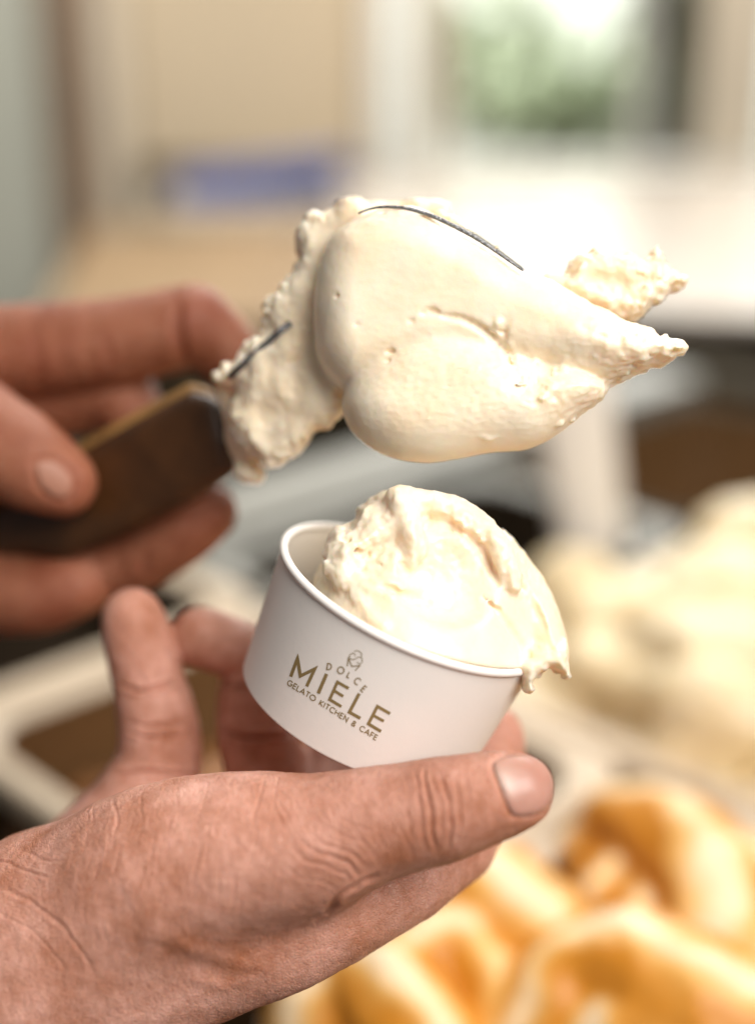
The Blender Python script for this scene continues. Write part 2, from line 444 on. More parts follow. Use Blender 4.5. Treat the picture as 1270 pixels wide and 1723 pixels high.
# ------------------------------------------------------------------ mesh builders (world metres)
def lathe(profile, c, n, seg=128):
    """profile (r, h) in mm round axis n at c (lens frame) -> world verts, quads"""
    n = n / np.linalg.norm(n); a = np.cross(n, [0, 0, 1.0]); a /= np.linalg.norm(a); b = np.cross(n, a)
    t = np.linspace(0, 2 * np.pi, seg, endpoint=False)
    ring = np.cos(t)[:, None] * a + np.sin(t)[:, None] * b
    V = np.concatenate([c + n * h + ring * r for r, h in profile])
    F = []
    for i in range(len(profile) - 1):
        for j in range(seg):
            k = (j + 1) % seg
            F.append((i * seg + j, i * seg + k, (i + 1) * seg + k, (i + 1) * seg + j))
    return V, np.array(F)
def box_mesh(bm, c0, ex, ey, ez, bevel=0.0):
    """box from corner c0 along three edge vectors"""
    c0, ex, ey, ez = (np.array(v, float) for v in (c0, ex, ey, ez))
    vs = [bm.verts.new(c0 + i * ex + j * ey + k * ez) for k in (0, 1) for j in (0, 1) for i in (0, 1)]
    fs = [(0, 2, 3, 1), (4, 5, 7, 6), (0, 1, 5, 4), (2, 6, 7, 3), (0, 4, 6, 2), (1, 3, 7, 5)]
    faces = [bm.faces.new([vs[i] for i in f]) for f in fs]
    if bevel:
        es = list({e for f in faces for e in f.edges})
        bmesh.ops.bevel(bm, geom=es, offset=bevel, segments=2, affect='EDGES', profile=0.6)
def bm_obj(name, bm, m, parent=None, smooth=False):
    bmesh.ops.recalc_face_normals(bm, faces=bm.faces[:])
    V = np.array([v.co[:] for v in bm.verts]); bm.verts.index_update()
    F = [[v.index for v in f.verts] for f in bm.faces]; bm.free()
    return mobj(name, V, F, m, parent, smooth)
def prism(poly3, ext, bevel, bm=None):
    bm = bm or bmesh.new()
    a = [bm.verts.new(p) for p in poly3]; b = [bm.verts.new(np.array(p) + ext) for p in poly3]
    fs = [bm.faces.new(a), bm.faces.new(b[::-1])]
    n = len(a)
    for i in range(n): fs.append(bm.faces.new((a[i], b[i], b[(i + 1) % n], a[(i + 1) % n])))
    if bevel:
        bmesh.ops.bevel(bm, geom=list({e for f in fs[:2] for e in f.edges}), offset=bevel, segments=3, affect='EDGES', profile=0.5)
    return bm
def px_of(V):
    d = D - V[:, 2]
    return np.stack([V[:, 0] / (K * d) + W / 2, H / 2 - V[:, 1] / (K * d)], -1)
def seg_dist(P, line):
    d = np.full(len(P), 1e9); s = np.zeros(len(P)); tot = 0
    L = np.array(line, float); cum = np.concatenate([[0], np.cumsum(np.linalg.norm(np.diff(L, axis=0), axis=1))])
    for i in range(len(L) - 1):
        ab = L[i + 1] - L[i]; t = np.clip(((P - L[i]) @ ab) / (ab @ ab), 0, 1)
        q = np.linalg.norm(P - L[i] - t[:, None] * ab, axis=1)
        m = q < d; d[m] = q[m]; s[m] = (cum[i] + t[m] * np.linalg.norm(ab)) / cum[-1]
    return d, s

# ------------------------------------------------------------------ background: the shop behind, far to near
FLOOR_Z = 0.0
def wall_box(name, px0, px1, zlo, zhi, y, depth, m, parent=None):
    x0 = on_y(px0, 861, y)[0]; x1 = on_y(px1, 861, y)[0]
    bm = bmesh.new(); box_mesh(bm, (x0, y, zlo), (x1 - x0, 0, 0), (0, depth, 0), (0, 0, zhi - zlo), 0.004)
    return bm_obj(name, bm, m, parent)
bm = bmesh.new(); box_mesh(bm, (-3.5, -0.3, -0.05), (7, 0, 0), (0, 9, 0), (0, 0, 0.05))
tag(bm_obj('floor', bm, plain('dark_floor', (0.055, 0.035, 0.022), 0.5, 0, 0.2, 3)), kind='structure')
M_BEIGE = plain('beige_wall', (0.60, 0.49, 0.34), 0.7, 0, 0.05, 4)
M_GREYG = plain('grey_green_panel', (0.46, 0.47, 0.40), 0.5, 0, 0.05, 3)
M_POST = plain('brown_post', (0.20, 0.13, 0.08), 0.5, 0, 0.2, 6)
M_CREAMW = plain('cream_wall', (0.62, 0.54, 0.42), 0.7, 0, 0.05, 4)
M_FRAME = plain('white_frame', (0.70, 0.68, 0.62), 0.5, 0, 0.04, 5)
M_BLUE = plain('blue_carton', (0.055, 0.095, 0.30), 0.5, 0, 0.15, 8)
M_WOOD = plain('tan_wood', (0.22, 0.14, 0.07), 0.45, 0, 0.2, 10)
M_TABLE = plain('pale_counter', (0.46, 0.40, 0.34), 0.24, 0, 0.04, 5)
M_OLIVE = plain('olive_steel', (0.04, 0.031, 0.019), 0.8, 0.0, 0.1, 6, spec=.05)
YW = 3.0
tag(wall_box('back_wall', -500, 640, 0, 2.6, YW + .12, .1, M_BEIGE), kind='structure')
tag(wall_box('door_panel', -420, 132, 0, 2.4, YW, .05, M_GREYG), 'pale grey green door panel at the far left behind the hands', 'door')
tag(wall_box('brown_post', 134, 200, 0, 2.6, YW - .08, .1, M_POST), 'dark brown upright post beside the grey green panel', 'post')
tag(wall_box('cream_post', 206, 254, 0, 2.6, YW - .05, .08, M_CREAMW), 'slim cream upright post right of the brown post', 'post')
tag(wall_box('wall_board', 262, 610, 0.98, 2.2, YW - .02, .06, plain('tan_board', (0.56, 0.46, 0.32), 0.7, 0, 0.04, 4)), 'broad beige board on the back wall above the blue carton', 'board')
tag(wall_box('white_pillar', 622, 662, 0, 2.6, YW - .1, .1, M_FRAME), 'white pillar left of the window with greenery', 'pillar')
wf = empty('window', (on_y(980, 861, YW)[0], YW, 0.98), 'wide window with thin uprights looking out on greenery', 'window')
for p0, p1, m_ in [(676, 706, M_FRAME), (1030, 1046, M_FRAME), (1128, 1236, M_CREAMW), (1262, 1330, M_FRAME), (708, 740, M_CREAMW)]:
    wall_box('window_frame', p0, p1, 0.98, 2.4, YW, .06, m_, wf)
g, gnt, gb = mat('window_glass'); gb.inputs['Base Color'].default_value = (1, 1, 1, 1); gb.inputs['Roughness'].default_value = 0.05
gb.inputs['Transmission Weight'].default_value = 1.0; gb.inputs['IOR'].default_value = 1.02; gb.inputs['Specular IOR Level'].default_value = 0.1
for p0, p1 in [(742, 1028), (1048, 1126), (1238, 1260)]:
    wall_box('pane', p0, p1, 0.98, 2.4, YW + .02, .006, g, wf)
wall_box('window_sill', 676, 1330, 0.90, 0.975, YW - .06, .14, M_FRAME, wf)

# greenery outside: shrubs of many small leaves, window haze put into their paler colours
rng = np.random.default_rng(4)
def shrub(name, px, y, zc, rx, rz, col, label, n=1500):
    c = on_y(px, 861, y); c[2] = zc
    root = empty(name, (c[0], y, 0), label, 'shrub', 'shrubs outside the window')
    d = rng.normal(size=(n, 3)); d /= np.linalg.norm(d, axis=1, keepdims=True)
    p = c + d * np.array([rx, rx * .8, rz]) * (rng.random((n, 1)) ** .45) * (0.8 + 0.35 * np.sin(d[:, :1] * 5 + d[:, 2:] * 7))
    u = rng.normal(size=(n, 3)); u /= np.linalg.norm(u, axis=1, keepdims=True)
    v = np.cross(u, rng.normal(size=(n, 3))); v /= np.linalg.norm(v, axis=1, keepdims=True)
    L = 0.05 * (0.6 + 0.8 * rng.random((n, 1)))
    V = np.concatenate([p - u * L, p + v * L * .4, p + u * L, p - v * L * .4])
    i = np.arange(n); F = np.stack([i, i + n, i + 2 * n, i + 3 * n], 1)
    mobj('crown', V, F, plain(name + '_leaf', col, .5, 0, .4, 8), root, smooth=False)
    bm = bmesh.new()
    for k in range(4):
        a = rng.random() * 6.28; top = c + np.array([math.cos(a) * rx * .6, math.sin(a) * rx * .5, rz * .3])
        b0 = np.array([c[0], y, 0]); ex = np.array([0.02, 0, 0]); ey = np.array([0, .02, 0])
        box_mesh(bm, b0 + ex * (k - 2) * .7, ex * .6, ey * .6, top - b0)
    bm_obj('trunk', bm, M_POST, root)
shrub('shrub', 905, 4.3, 1.03, .46, .30, (0.34, 0.39, 0.25), 'loose light green shrub in the middle of the window', 420)
shrub('shrub', 1085, 4.0, 1.30, .13, .75, (0.13, 0.15, 0.09), 'narrow dark green shrub behind the right window upright', 1400)
shrub('shrub', 985, 5.2, 0.95, .5, .28, (0.40, 0.43, 0.31), 'pale green shrub farther off behind the light green one', 900)
shrub('shrub', 800, 4.8, 1.10, .22, .3, (0.30, 0.33, 0.21), 'small pale shrub at the left side of the window', 500)
bm = bmesh.new(); box_mesh(bm, (-0.4, 6.0, 0), (4.2, 0, 0), (0, .2, 0), (0, 0, 2.3))
tag(bm_obj('garden_wall', bm, plain('pale_garden_wall', (0.78, 0.80, 0.73), .8, 0, .08, 3)), kind='structure')

# far counters
def slab(name, quad, zt, thick, m, label, cat, parent=None, legs=True):
    """a table whose top corners are seen at four photo positions"""
    P = [on_z(x, y, zt) for x, y in quad]
    c = np.mean(P, 0)
    root = empty(name, (c[0], c[1], 0), label, cat)
    bm_obj('top', prism(P, np.array([0, 0, -thick]), 0.004), m, root)
    Q = [c + (p - c) * .94 for p in P]
    bm_obj('cabinet', prism([q - np.array([0, 0, thick]) for q in Q], np.array([0, 0, -(zt - thick)]), 0), M_OLIVE, root)
    return root
slab('pale_counter', [(560, 292), (1500, 292), (1620, 540), (600, 500)], 0.985, .015, M_TABLE, 'pale counter shining in the window light, behind the scoop', 'counter')
slab('wood_counter', [(150, 385), (575, 372), (640, 540), (60, 545)], 0.95, .05, M_WOOD, 'tan wooden counter behind the upper hand', 'counter')
bcar = empty('blue_carton', on_y(435, 350, 2.55), 'long blue carton lying before the beige board', 'carton')
P = [on_y(298, 372, 2.6), on_y(578, 318, 2.6), on_y(578, 266, 2.6), on_y(298, 300, 2.6)]
bm_obj('box', prism(P, np.array([0, .12, 0]), 0.006), M_BLUE, bcar)
lx = [on_y(300, 330, 2.6), on_y(575, 287, 2.6)]
P = [on_y(412, 296, 2.597), on_y(576, 272, 2.597), on_y(576, 268, 2.597), on_y(412, 288, 2.597)]
bm_obj('flap', prism(P, np.array([0, -.004, 0]), 0.0005), plain('deep_blue', (0.05, 0.09, 0.26), .5), bcar)
bm = bmesh.new(); P0 = on_y(270, 400, 2.62); P1 = on_y(620, 330, 2.62)
box_mesh(bm, (P0[0], 2.56, 0.95), (P1[0] - P0[0], 0, 0), (0, .3, 0), (0, 0, P0[2] - .95 + .035), .004)
tag(bm_obj('shelf_block', bm, M_CREAMW), 'cream block that carries the blue carton', 'shelf')

# ------------------------------------------------------------------ the gelato case: pans set corner-on to the lens
RZ = 0.94
O0 = on_z(1092, 1292, RZ)
E1 = np.array([.715, .699, 0]); E2 = np.array([.70, -.714, 0]); UP = np.array([0, 0, 1.0])
def case_pt(a, b, z=0): return O0 + E1 * a + E2 * b + UP * z
def rrect(a0, a1, b0, b1, r, n=5):
    out = []
    for (ca, cb, s) in [(a1 - r, b1 - r, 0), (a0 + r, b1 - r, 1), (a0 + r, b0 + r, 2), (a1 - r, b0 + r, 3)]:
        for k in range(n + 1):
            t = math.pi / 2 * (s + k / n); out.append((ca + r * math.cos(t), cb + r * math.sin(t)))
    return out
def pan(a0, a1, b0, b1, depth, m_in, label, m_rim=None):
    cx = case_pt((a0 + a1) / 2, (b0 + b1) / 2)
    root = empty('gelato_pan', (cx[0], cx[1], RZ - depth), label, 'pan', 'pans in the gelato case')
    prof = [(0.0, -.012, .022), (0.0, -.002, .022), (.002, 0, .022), (.013, .0, .022), (.017, -.004, .03)]
    def loft(pr, name, m_, cap=False):
        rings = [[case_pt(a, b, z) for a, b in rrect(a0 + i, a1 - i, b0 + i, b1 - i, r)] for i, z, r in pr]
        n = len(rings[0]); V = np.array([p for r_ in rings for p in r_]); F = []
        for k in range(len(rings) - 1):
            for j in range(n): F.append([k * n + j, k * n + (j + 1) % n, (k + 1) * n + (j + 1) % n, (k + 1) * n + j])
        if cap: F.append([(len(rings) - 1) * n + j for j in range(n)])
        return mobj(name, V, F, m_, root, True)
    loft(prof, 'rim', m_rim or M_RIM)
    loft([(.0165, -.0035, .03), (.020, -depth + .02, .035), (.034, -depth + .002, .03), (.05, -depth, .02)], 'basin', m_in, True)
    return root
pan(-.262, -.003, -.001, .37, .15, M_BROWN, 'pan in front holding the orange rippled gelato')
pan(-.235, -.003, -.285, -.006, .15, M_BROWN, 'pan with caramel gelato behind the fingers')
pan(.002, .30, -.165, .125, .15, M_RIM, 'pan on the right heaped with pale yellow gelato')
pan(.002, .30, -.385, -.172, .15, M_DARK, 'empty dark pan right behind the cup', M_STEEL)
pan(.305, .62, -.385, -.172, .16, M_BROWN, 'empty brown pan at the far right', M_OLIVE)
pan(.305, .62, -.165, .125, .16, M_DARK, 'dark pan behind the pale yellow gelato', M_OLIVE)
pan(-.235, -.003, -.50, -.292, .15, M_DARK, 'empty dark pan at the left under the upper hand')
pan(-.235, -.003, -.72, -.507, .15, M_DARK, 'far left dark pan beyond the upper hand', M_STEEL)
def rail(a0, a1, b0, b1, z0, z1, m_, name, label):
    bm = bmesh.new(); p = case_pt(a0, b0, z0)
    box_mesh(bm, p, E1 * (a1 - a0), E2 * (b1 - b0), UP * (z1 - z0), .004)
    return tag(bm_obj(name, bm, m_), label, 'rail')
rail(.001, .64, -.46, -.393, -.03, .012, M_STEEL, 'steel_rail', 'broad grey steel rail running up right behind the cup')
rail(.31, .645, -.171, -.166, -.02, .003, M_STEEL, 'steel_rail', 'thin steel divider at the far right')
rail(.65, .72, -.46, .30, -.06, .01, M_OLIVE, 'olive_rail', 'olive brown rail at the back of the case')
rail(.74, .86, -.46, .40, -.5, -.02, plain('black_glass', (.006, .005, .004), .8, spec=.05), 'black_channel', 'black channel behind the olive rail')
rail(.90, 1.0, -.46, .5, -.3, .02, M_OLIVE, 'olive_ledge', 'olive ledge beyond the black channel')
# body of the case: dark walls below the pans
bm = bmesh.new()
Pc = [case_pt(a, b, -.19) for a, b in [(-.262, .37), (-.262, -.72), (.66, -.72), (.66, .37)]]
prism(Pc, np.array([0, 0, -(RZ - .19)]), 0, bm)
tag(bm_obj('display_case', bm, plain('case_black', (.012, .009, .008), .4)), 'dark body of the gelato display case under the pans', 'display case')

# gelato in the pans
def lens_nodes(pts):
    """(px, py, height above the rim m, r m) -> lens mm"""
    out = []
    for px, py, z, r in pts:
        out.append((to_lens(on_z(px, py, RZ + z)), r * 1000))
    return out
def tube(fld, nodes, k=6, sub=6):
    P = np.array([n[0] for n in nodes]); R = np.array([n[1] for n in nodes])
    t = np.linspace(0, len(P) - 1, (len(P) - 1) * sub + 1)
    Q = []
    for u in t:
        i = min(int(u), len(P) - 2); f = u - i
        p0, p1, p2, p3 = P[max(i - 1, 0)], P[i], P[i + 1], P[min(i + 2, len(P) - 1)]
        Q.append(0.5 * (2 * p1 + (p2 - p0) * f + (2 * p0 - 5 * p1 + 4 * p2 - p3) * f * f + (3 * p1 - p0 - 3 * p2 + p3) * f ** 3))
    r = np.interp(t, np.arange(len(R)), R)
    for i in range(len(Q) - 1): fld.cone(Q[i], r[i], Q[i + 1], r[i + 1], k)
    return np.array(Q), r
# orange ripple
ORANGE = [
    [(985, 1440, .0, .012), (1030, 1395, .012, .016), (1100, 1400, .02, .019), (1170, 1460, .02, .022), (1215, 1560, .012, .022), (1200, 1660, .0, .02)],
    [(1010, 1520, .0, .014), (1060, 1470, .005, .015), (1090, 1500, .005, .014), (1090, 1580, .0, .016)],
    [(620, 1600, .0, .016), (700, 1530, .012, .02), (790, 1510, .018, .022), (880, 1560, .014, .022), (930, 1650, .0, .02), (940, 1740, -.01, .02)],
    [(640, 1700, .0, .015), (700, 1620, .01, .017), (770, 1600, .012, .017), (820, 1660, .004, .018), (840, 1760, -.01, .018)],
    [(520, 1720, .0, .016), (580, 1660, .006, .018), (660, 1690, .01, .018), (720, 1770, .0, .018)],
    [(900, 1740, .0, .016), (960, 1660, .012, .02), (1060, 1640, .02, .022), (1160, 1680, .02, .022), (1270, 1750, .01, .022)],
    [(1010, 1780, .0, .016), (1060, 1720, .01, .018), (1120, 1750, .008, .018), (1150, 1800, 0, .018)],
    [(1270, 1480, .0, .02), (1310, 1570, .005, .022), (1290, 1680, .0, .022)],
    [(1340, 1600, .0, .022), (1400, 1700, .0, .024)],
]
fo = Field(to_lens(case_pt(-.13, .15)) - [190, 190, 200], to_lens(case_pt(-.13, .15)) + [190, 190, 200], 2.4)
paths = []
# body of the heap, below the ribbons
for a in np.linspace(-.215, -.055, 4):
    for b in np.linspace(.055, .30, 6):
        c = to_lens(case_pt(a, b, -.057)); fo.ell(c, [46, 34, 40], 12)
for o in ORANGE: paths.append(tube(fo, lens_nodes(o), 5, 16))
fo.roughen(4.0, .05, 3, 5, band=8)
V, F = fo.mesh(); V = relax(V, F, 2)
# cream where a ribbon's crest is, orange flanks: the ripple itself is two-coloured
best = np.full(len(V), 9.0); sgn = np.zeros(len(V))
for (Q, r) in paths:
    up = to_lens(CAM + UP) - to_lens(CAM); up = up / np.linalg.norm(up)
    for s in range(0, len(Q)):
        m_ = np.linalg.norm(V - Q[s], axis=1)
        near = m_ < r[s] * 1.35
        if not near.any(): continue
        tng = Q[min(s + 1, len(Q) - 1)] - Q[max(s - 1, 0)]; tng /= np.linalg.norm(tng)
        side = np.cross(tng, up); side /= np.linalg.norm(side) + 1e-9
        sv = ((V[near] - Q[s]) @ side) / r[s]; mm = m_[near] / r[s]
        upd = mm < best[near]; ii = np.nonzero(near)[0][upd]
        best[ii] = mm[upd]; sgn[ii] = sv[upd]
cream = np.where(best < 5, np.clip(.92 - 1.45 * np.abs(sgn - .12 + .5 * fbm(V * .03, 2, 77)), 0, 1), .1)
for _ in range(3): cream = relax(cream[:, None].repeat(3, 1), F, 1, .6)[:, 0]
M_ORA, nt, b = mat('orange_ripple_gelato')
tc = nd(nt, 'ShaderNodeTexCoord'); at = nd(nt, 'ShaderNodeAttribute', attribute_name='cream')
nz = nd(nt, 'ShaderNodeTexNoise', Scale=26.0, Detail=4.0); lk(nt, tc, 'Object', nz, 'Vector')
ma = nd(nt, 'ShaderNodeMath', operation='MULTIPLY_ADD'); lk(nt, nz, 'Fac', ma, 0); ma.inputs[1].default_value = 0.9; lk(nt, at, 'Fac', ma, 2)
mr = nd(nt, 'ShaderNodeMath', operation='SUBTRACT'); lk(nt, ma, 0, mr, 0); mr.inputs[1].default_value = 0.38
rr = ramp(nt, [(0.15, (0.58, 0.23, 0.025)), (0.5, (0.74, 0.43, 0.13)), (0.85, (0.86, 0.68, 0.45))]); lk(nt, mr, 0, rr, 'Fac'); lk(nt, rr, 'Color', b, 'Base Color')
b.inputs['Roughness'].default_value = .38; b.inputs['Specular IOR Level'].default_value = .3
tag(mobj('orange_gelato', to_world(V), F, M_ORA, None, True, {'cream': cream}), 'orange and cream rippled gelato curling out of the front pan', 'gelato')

# pale yellow heap
fy = Field(to_lens(case_pt(.15, -.02)) - [230, 170, 230], to_lens(case_pt(.15, -.02)) + [230, 170, 230], 3.0)
for a in np.linspace(.045, .26, 6):
    for b in np.linspace(-.12, .085, 5):
        j = rng.normal(size=3) * .008
        c = to_lens(case_pt(a + j[0], b + j[1], -.055 + j[2] + .03 * math.cos((a - .16) * 9)))
        fy.ell(c, [34 + 8 * rng.random(), 30, 38], 9)
for px, py, z, r in [(965, 985, .01, .024), (1030, 1040, .02, .026), (1100, 1010, .02, .028), (1150, 1075, .03, .03), (1230, 1000, .05, .032), (1265, 900, .06, .028),
                     (1040, 1120, .01, .026), (1120, 1160, .01, .026), (1210, 1190, .02, .03), (1180, 965, .03, .022), (1240, 1110, .035, .03), (1180, 1250, .0, .022)]:
    c, rr_ = lens_nodes([(px, py, z, r)])[0]; fy.ell(c, [rr_ * 1.25, rr_ * .85, rr_], 5)
fy.roughen(9, .022, 4, 9, band=14)
V, F = fy.mesh(); V = relax(V, F, 1)
tag(mobj('yellow_gelato', to_world(V), F, M_YEL), 'lumpy pale yellow gelato heaped in the right pan', 'gelato')

# caramel, lying low in its pan
n = 40; A, B = np.meshgrid(np.linspace(-.213, -.026, n), np.linspace(-.262, -.030, n), indexing='ij')
zz = -.055 + .02 * fbm(np.stack([A.ravel() * 22, B.ravel() * 22, A.ravel() * 0], -1), 3, 3)
Vt = O0 + A.reshape(-1, 1) * E1 + B.reshape(-1, 1) * E2 + zz[:, None] * UP
Vb = Vt.copy(); Vb[:, 2] = RZ - .14
F = []
for i in range(n - 1):
    for j in range(n - 1):
        q = [i * n + j, (i + 1) * n + j, (i + 1) * n + j + 1, i * n + j + 1]; F.append(q[::-1]); F.append([v + n * n for v in q])
bd = [(i, 0) for i in range(n)] + [(n - 1, j) for j in range(1, n)] + [(i, n - 1) for i in range(n - 2, -1, -1)] + [(0, j) for j in range(n - 2, 0, -1)]
bi = [i * n + j for i, j in bd]
for p, q in zip(bi, bi[1:] + bi[:1]): F.append([p, q, q + n * n, p + n * n])
tag(mobj('caramel_gelato', np.concatenate([Vt, Vb]), F, M_CARAMEL), 'brown caramel gelato lying low in its pan behind the hand', 'gelato')

# white spade standing upright in the yellow gelato
base = on_z(1002, 985, RZ - .03); top = base + (on_y(950, 560, base[1] - .02) - base) * 1.0
ws = empty('white_spade', base, 'white plastic spade standing upright between the scoop and yellow gelato', 'spade')
ax = (top - base); L = np.linalg.norm(ax); ax /= L
sx = np.array([1, 0, 0]) - ax * ax[0]; sx /= np.linalg.norm(sx); sy = np.cross(ax, sx)
V = []; F = []; N = 28; prof = [(0, .024, .012), (.03, .026, .013), (.3, .030, .014), (.6, .032, .015), (.9, .033, .015), (.985, .031, .013), (1, .026, .010)]
for (t, rx, ry) in prof:
    for j in range(N):
        a = 2 * math.pi * j / N; ca, sa = math.cos(a), math.sin(a)
        V.append(base + ax * L * t + sx * rx * .8 * math.copysign(abs(ca) ** .6, ca) + sy * ry * math.copysign(abs(sa) ** .6, sa))
for i in range(len(prof) - 1):
    for j in range(N): F.append([i * N + j, i * N + (j + 1) % N, (i + 1) * N + (j + 1) % N, (i + 1) * N + j])
F.append(list(range(N))[::-1]); F.append([(len(prof) - 1) * N + j for j in range(N)])
mobj('grip', V, F, M_WHITE, ws)
bm = bmesh.new(); box_mesh(bm, base - sx * .03 - sy * .003 - ax * .09, sx * .06, sy * .006, ax * .10, .002); bm_obj('blade', bm, M_WHITE, ws)

# ------------------------------------------------------------------ the paper cup
CC = J(698, 996, 0); CN = np.array([.4526, 1, .3327]); CN /= np.linalg.norm(CN)
R0, R1, HC = 33.0, 36.2, 36.7
CB = CC - CN * HC
cup = empty('paper_cup', to_world(CB), 'white paper gelato cup with gold brown lettering, held tilted in the lower hand', 'cup')
prof = [(R0 - 1.2, 0.0), (R0 - .2, 0.0), (R0, .25)] + [(R0 + (R1 - R0) * t, .3 + (HC - 2.2) * t) for t in np.linspace(.01, 1, 24)]
V, F = lathe(prof, CB, CN); wall = mobj('wall', to_world(V), F[:, ::-1], M_PAPER, cup)
prof = [(R1 - .4, HC - 1.5)] + [(R0 - .6 + (R1 - R0) * t, .3 + (HC - 2.2) * t) for t in np.linspace(1, .08, 12)]
V, F = lathe(prof, CB, CN); mobj('lining', to_world(V), F[:, ::-1], M_PAPER_IN, cup)
prof = [(R1 - .25 + 1.1 * math.cos(a), HC - 1.1 + 1.1 * math.sin(a)) for a in np.linspace(-math.pi, math.pi, 17)]
V, F = lathe(prof, CB, CN); mobj('rim', to_world(V), F[:, ::-1], M_PAPER, cup)
prof = [(R0 - 1.2, 0), (R0 - 1.4, 3.2), (.01, 3.2)]
V, F = lathe(prof, CB, CN); mobj('base', to_world(V), F, M_PAPER, cup)

# print on the wall
def cup_hit(px, py, off=.07):
    o = np.array([0, 0, D]); d = J(px, py, 0) - o; d /= np.linalg.norm(d)
    s = (R1 - R0) / (HC - 2.2)
    oc = o - CB; dn = d @ CN; on = oc @ CN
    dp = d - dn * CN; op = oc - on * CN
    r0 = R0 + off + s * (on - .3); r1 = s * dn
    a = dp @ dp - r1 * r1; b = 2 * (dp @ op - r0 * r1); c = op @ op - r0 * r0
    t = (-b - math.sqrt(max(b * b - 4 * a * c, 0))) / (2 * a)
    return o + d * t
def ribbons(strokes, name, scale=260 / 1270, ox=440, oy=1060):
    V = []; F = []
    for pts, w in strokes:
        P = np.array(pts, float); closed = len(P) > 3 and np.allclose(P[0], P[-1])
        Q = [P[0]]
        for a, b in zip(P[:-1], P[1:]):
            nsub = max(1, int(np.linalg.norm(b - a) / 24))
            for k in range(1, nsub + 1): Q.append(a + (b - a) * k / nsub)
        Q = np.array(Q); n = len(Q); i0 = len(V)
        for i in range(n):
            if closed: pa, pb = Q[(i - 1) % (n - 1)], Q[(i + 1) % (n - 1)]
            else: pa, pb = Q[max(i - 1, 0)], Q[min(i + 1, n - 1)]
            d1 = Q[i] - pa; d2 = pb - Q[i]
            if np.linalg.norm(d1) < 1e-6: d1 = d2
            if np.linalg.norm(d2) < 1e-6: d2 = d1
            d1 = d1 / np.linalg.norm(d1); d2 = d2 / np.linalg.norm(d2)
            n1 = np.array([-d1[1], d1[0]]); n2 = np.array([-d2[1], d2[0]])
            m = n1 + n2; m /= np.linalg.norm(m) + 1e-9
            l = min(w / 2 / max(m @ n1, .30), w * 1.5)
            for s in (1, -1):
                q = Q[i] + m * l * s
                V.append(cup_hit(ox + q[0] * scale, oy + q[1] * scale))
            if i: F.append([i0 + 2 * i - 2, i0 + 2 * i - 1, i0 + 2 * i + 1, i0 + 2 * i])
    o = mobj(name, to_world(np.array(V)), F, M_INK, wall, False)
    return o
def arc(cx, cy, rx, ry, a0, a1, n=14):
    return [(cx + rx * math.cos(math.radians(a)), cy + ry * math.sin(math.radians(a))) for a in np.linspace(a0, a1, n)]
# a plain geometric stroke alphabet, unit height, y up
GL = {
 'G': (.86, [arc(.45, .5, .42, .5, 45, 330) + [(.85, .48), (.52, .48)]]),
 'E': (.50, [[(.5, 1), (.05, 1), (.05, 0), (.5, 0)], [(.05, .52), (.45, .52)]]),
 'L': (.46, [[(.05, 1), (.05, 0), (.48, 0)]]),
 'A': (.80, [[(.0, 0), (.40, 1), (.80, 0)], [(.16, .32), (.64, .32)]]),
 'T': (.60, [[(0, 1), (.62, 1)], [(.31, 1), (.31, 0)]]),
 'O': (.98, [arc(.49, .5, .47, .5, 0, 360, 24)]),
 'K': (.62, [[(.05, 1), (.05, 0)], [(.60, 1), (.08, .48), (.63, 0)]]),
 'I': (.12, [[(.06, 1), (.06, 0)]]),
 'C': (.78, [arc(.48, .5, .44, .5, 48, 312)]),
 'H': (.72, [[(.05, 1), (.05, 0)], [(.68, 1), (.68, 0)], [(.05, .52), (.68, .52)]]),
 'N': (.74, [[(.05, 0), (.05, 1), (.69, 0), (.69, 1)]]),
 'F': (.48, [[(.05, 0), (.05, 1), (.5, 1)], [(.05, .5), (.44, .5)]]),
 'D': (.76, [[(.05, 0), (.05, 1)] + arc(.28, .5, .44, .5, 90, -90) + [(.05, 0)]]),
 '&': (.66, [[(.62, 0), (.14, .66)] + arc(.32, .80, .19, .19, 200, -40, 10) + [(.12, .40)] + arc(.27, .24, .24, .24, 140, 300, 10) + [(.62, .46)]]),
}
def set_line(text, p0, p1, h, up, w, track):
    p0 = np.array(p0, float); p1 = np.array(p1, float); d = p1 - p0; L = np.linalg.norm(d); d /= L
    up = np.array(up, float); up /= np.linalg.norm(up)
    tot = sum((GL[c][0] if c != ' ' else .42) + track for c in text) - track
    sx = L / tot; x = 0; out = []
    for c in text:
        if c == ' ': x += .42 + track; continue
        for st in GL[c][1]:
            out.append(([tuple(p0 + d * (x + u) * sx + up * v * h) for u, v in st], w))
        x += GL[c][0] + track
    return out
ribbons([([(240, 384), (296, 232), (320, 378), (438, 320), (371, 464)], 27), ([(466, 522), (535, 361)], 29),
         ([(716, 481), (624, 428), (560, 572), (657, 630)], 25), ([(594, 497), (672, 546)], 24),
         ([(803, 522), (722, 676), (812, 726)], 27),
         ([(1056, 688), (952, 628), (878, 772), (982, 834)], 26), ([(918, 702), (1005, 750)], 24)], 'lettering')
ribbons(set_line('GELATO KITCHEN & CAFE', (207, 446), (938, 908), 42, (.44, -.90), 8.5, .20), 'lettering')
dl = []
for c, bx, by, ang, h in [('D', 534, 324, 8, 50), ('O', 618, 352, 14, 55), ('L', 698, 386, 27, 46), ('C', 752, 430, 36, 55), ('E', 812, 496, 40, 52)]:
    a = math.radians(ang); d = np.array([math.cos(a), math.sin(a)]); u = np.array([math.sin(a), -math.cos(a)])
    for st in GL[c][1]: dl.append(([tuple(np.array([bx, by]) + d * p * h * 1.02 + u * q * h) for p, q in st], 10))
ribbons(dl, 'lettering')
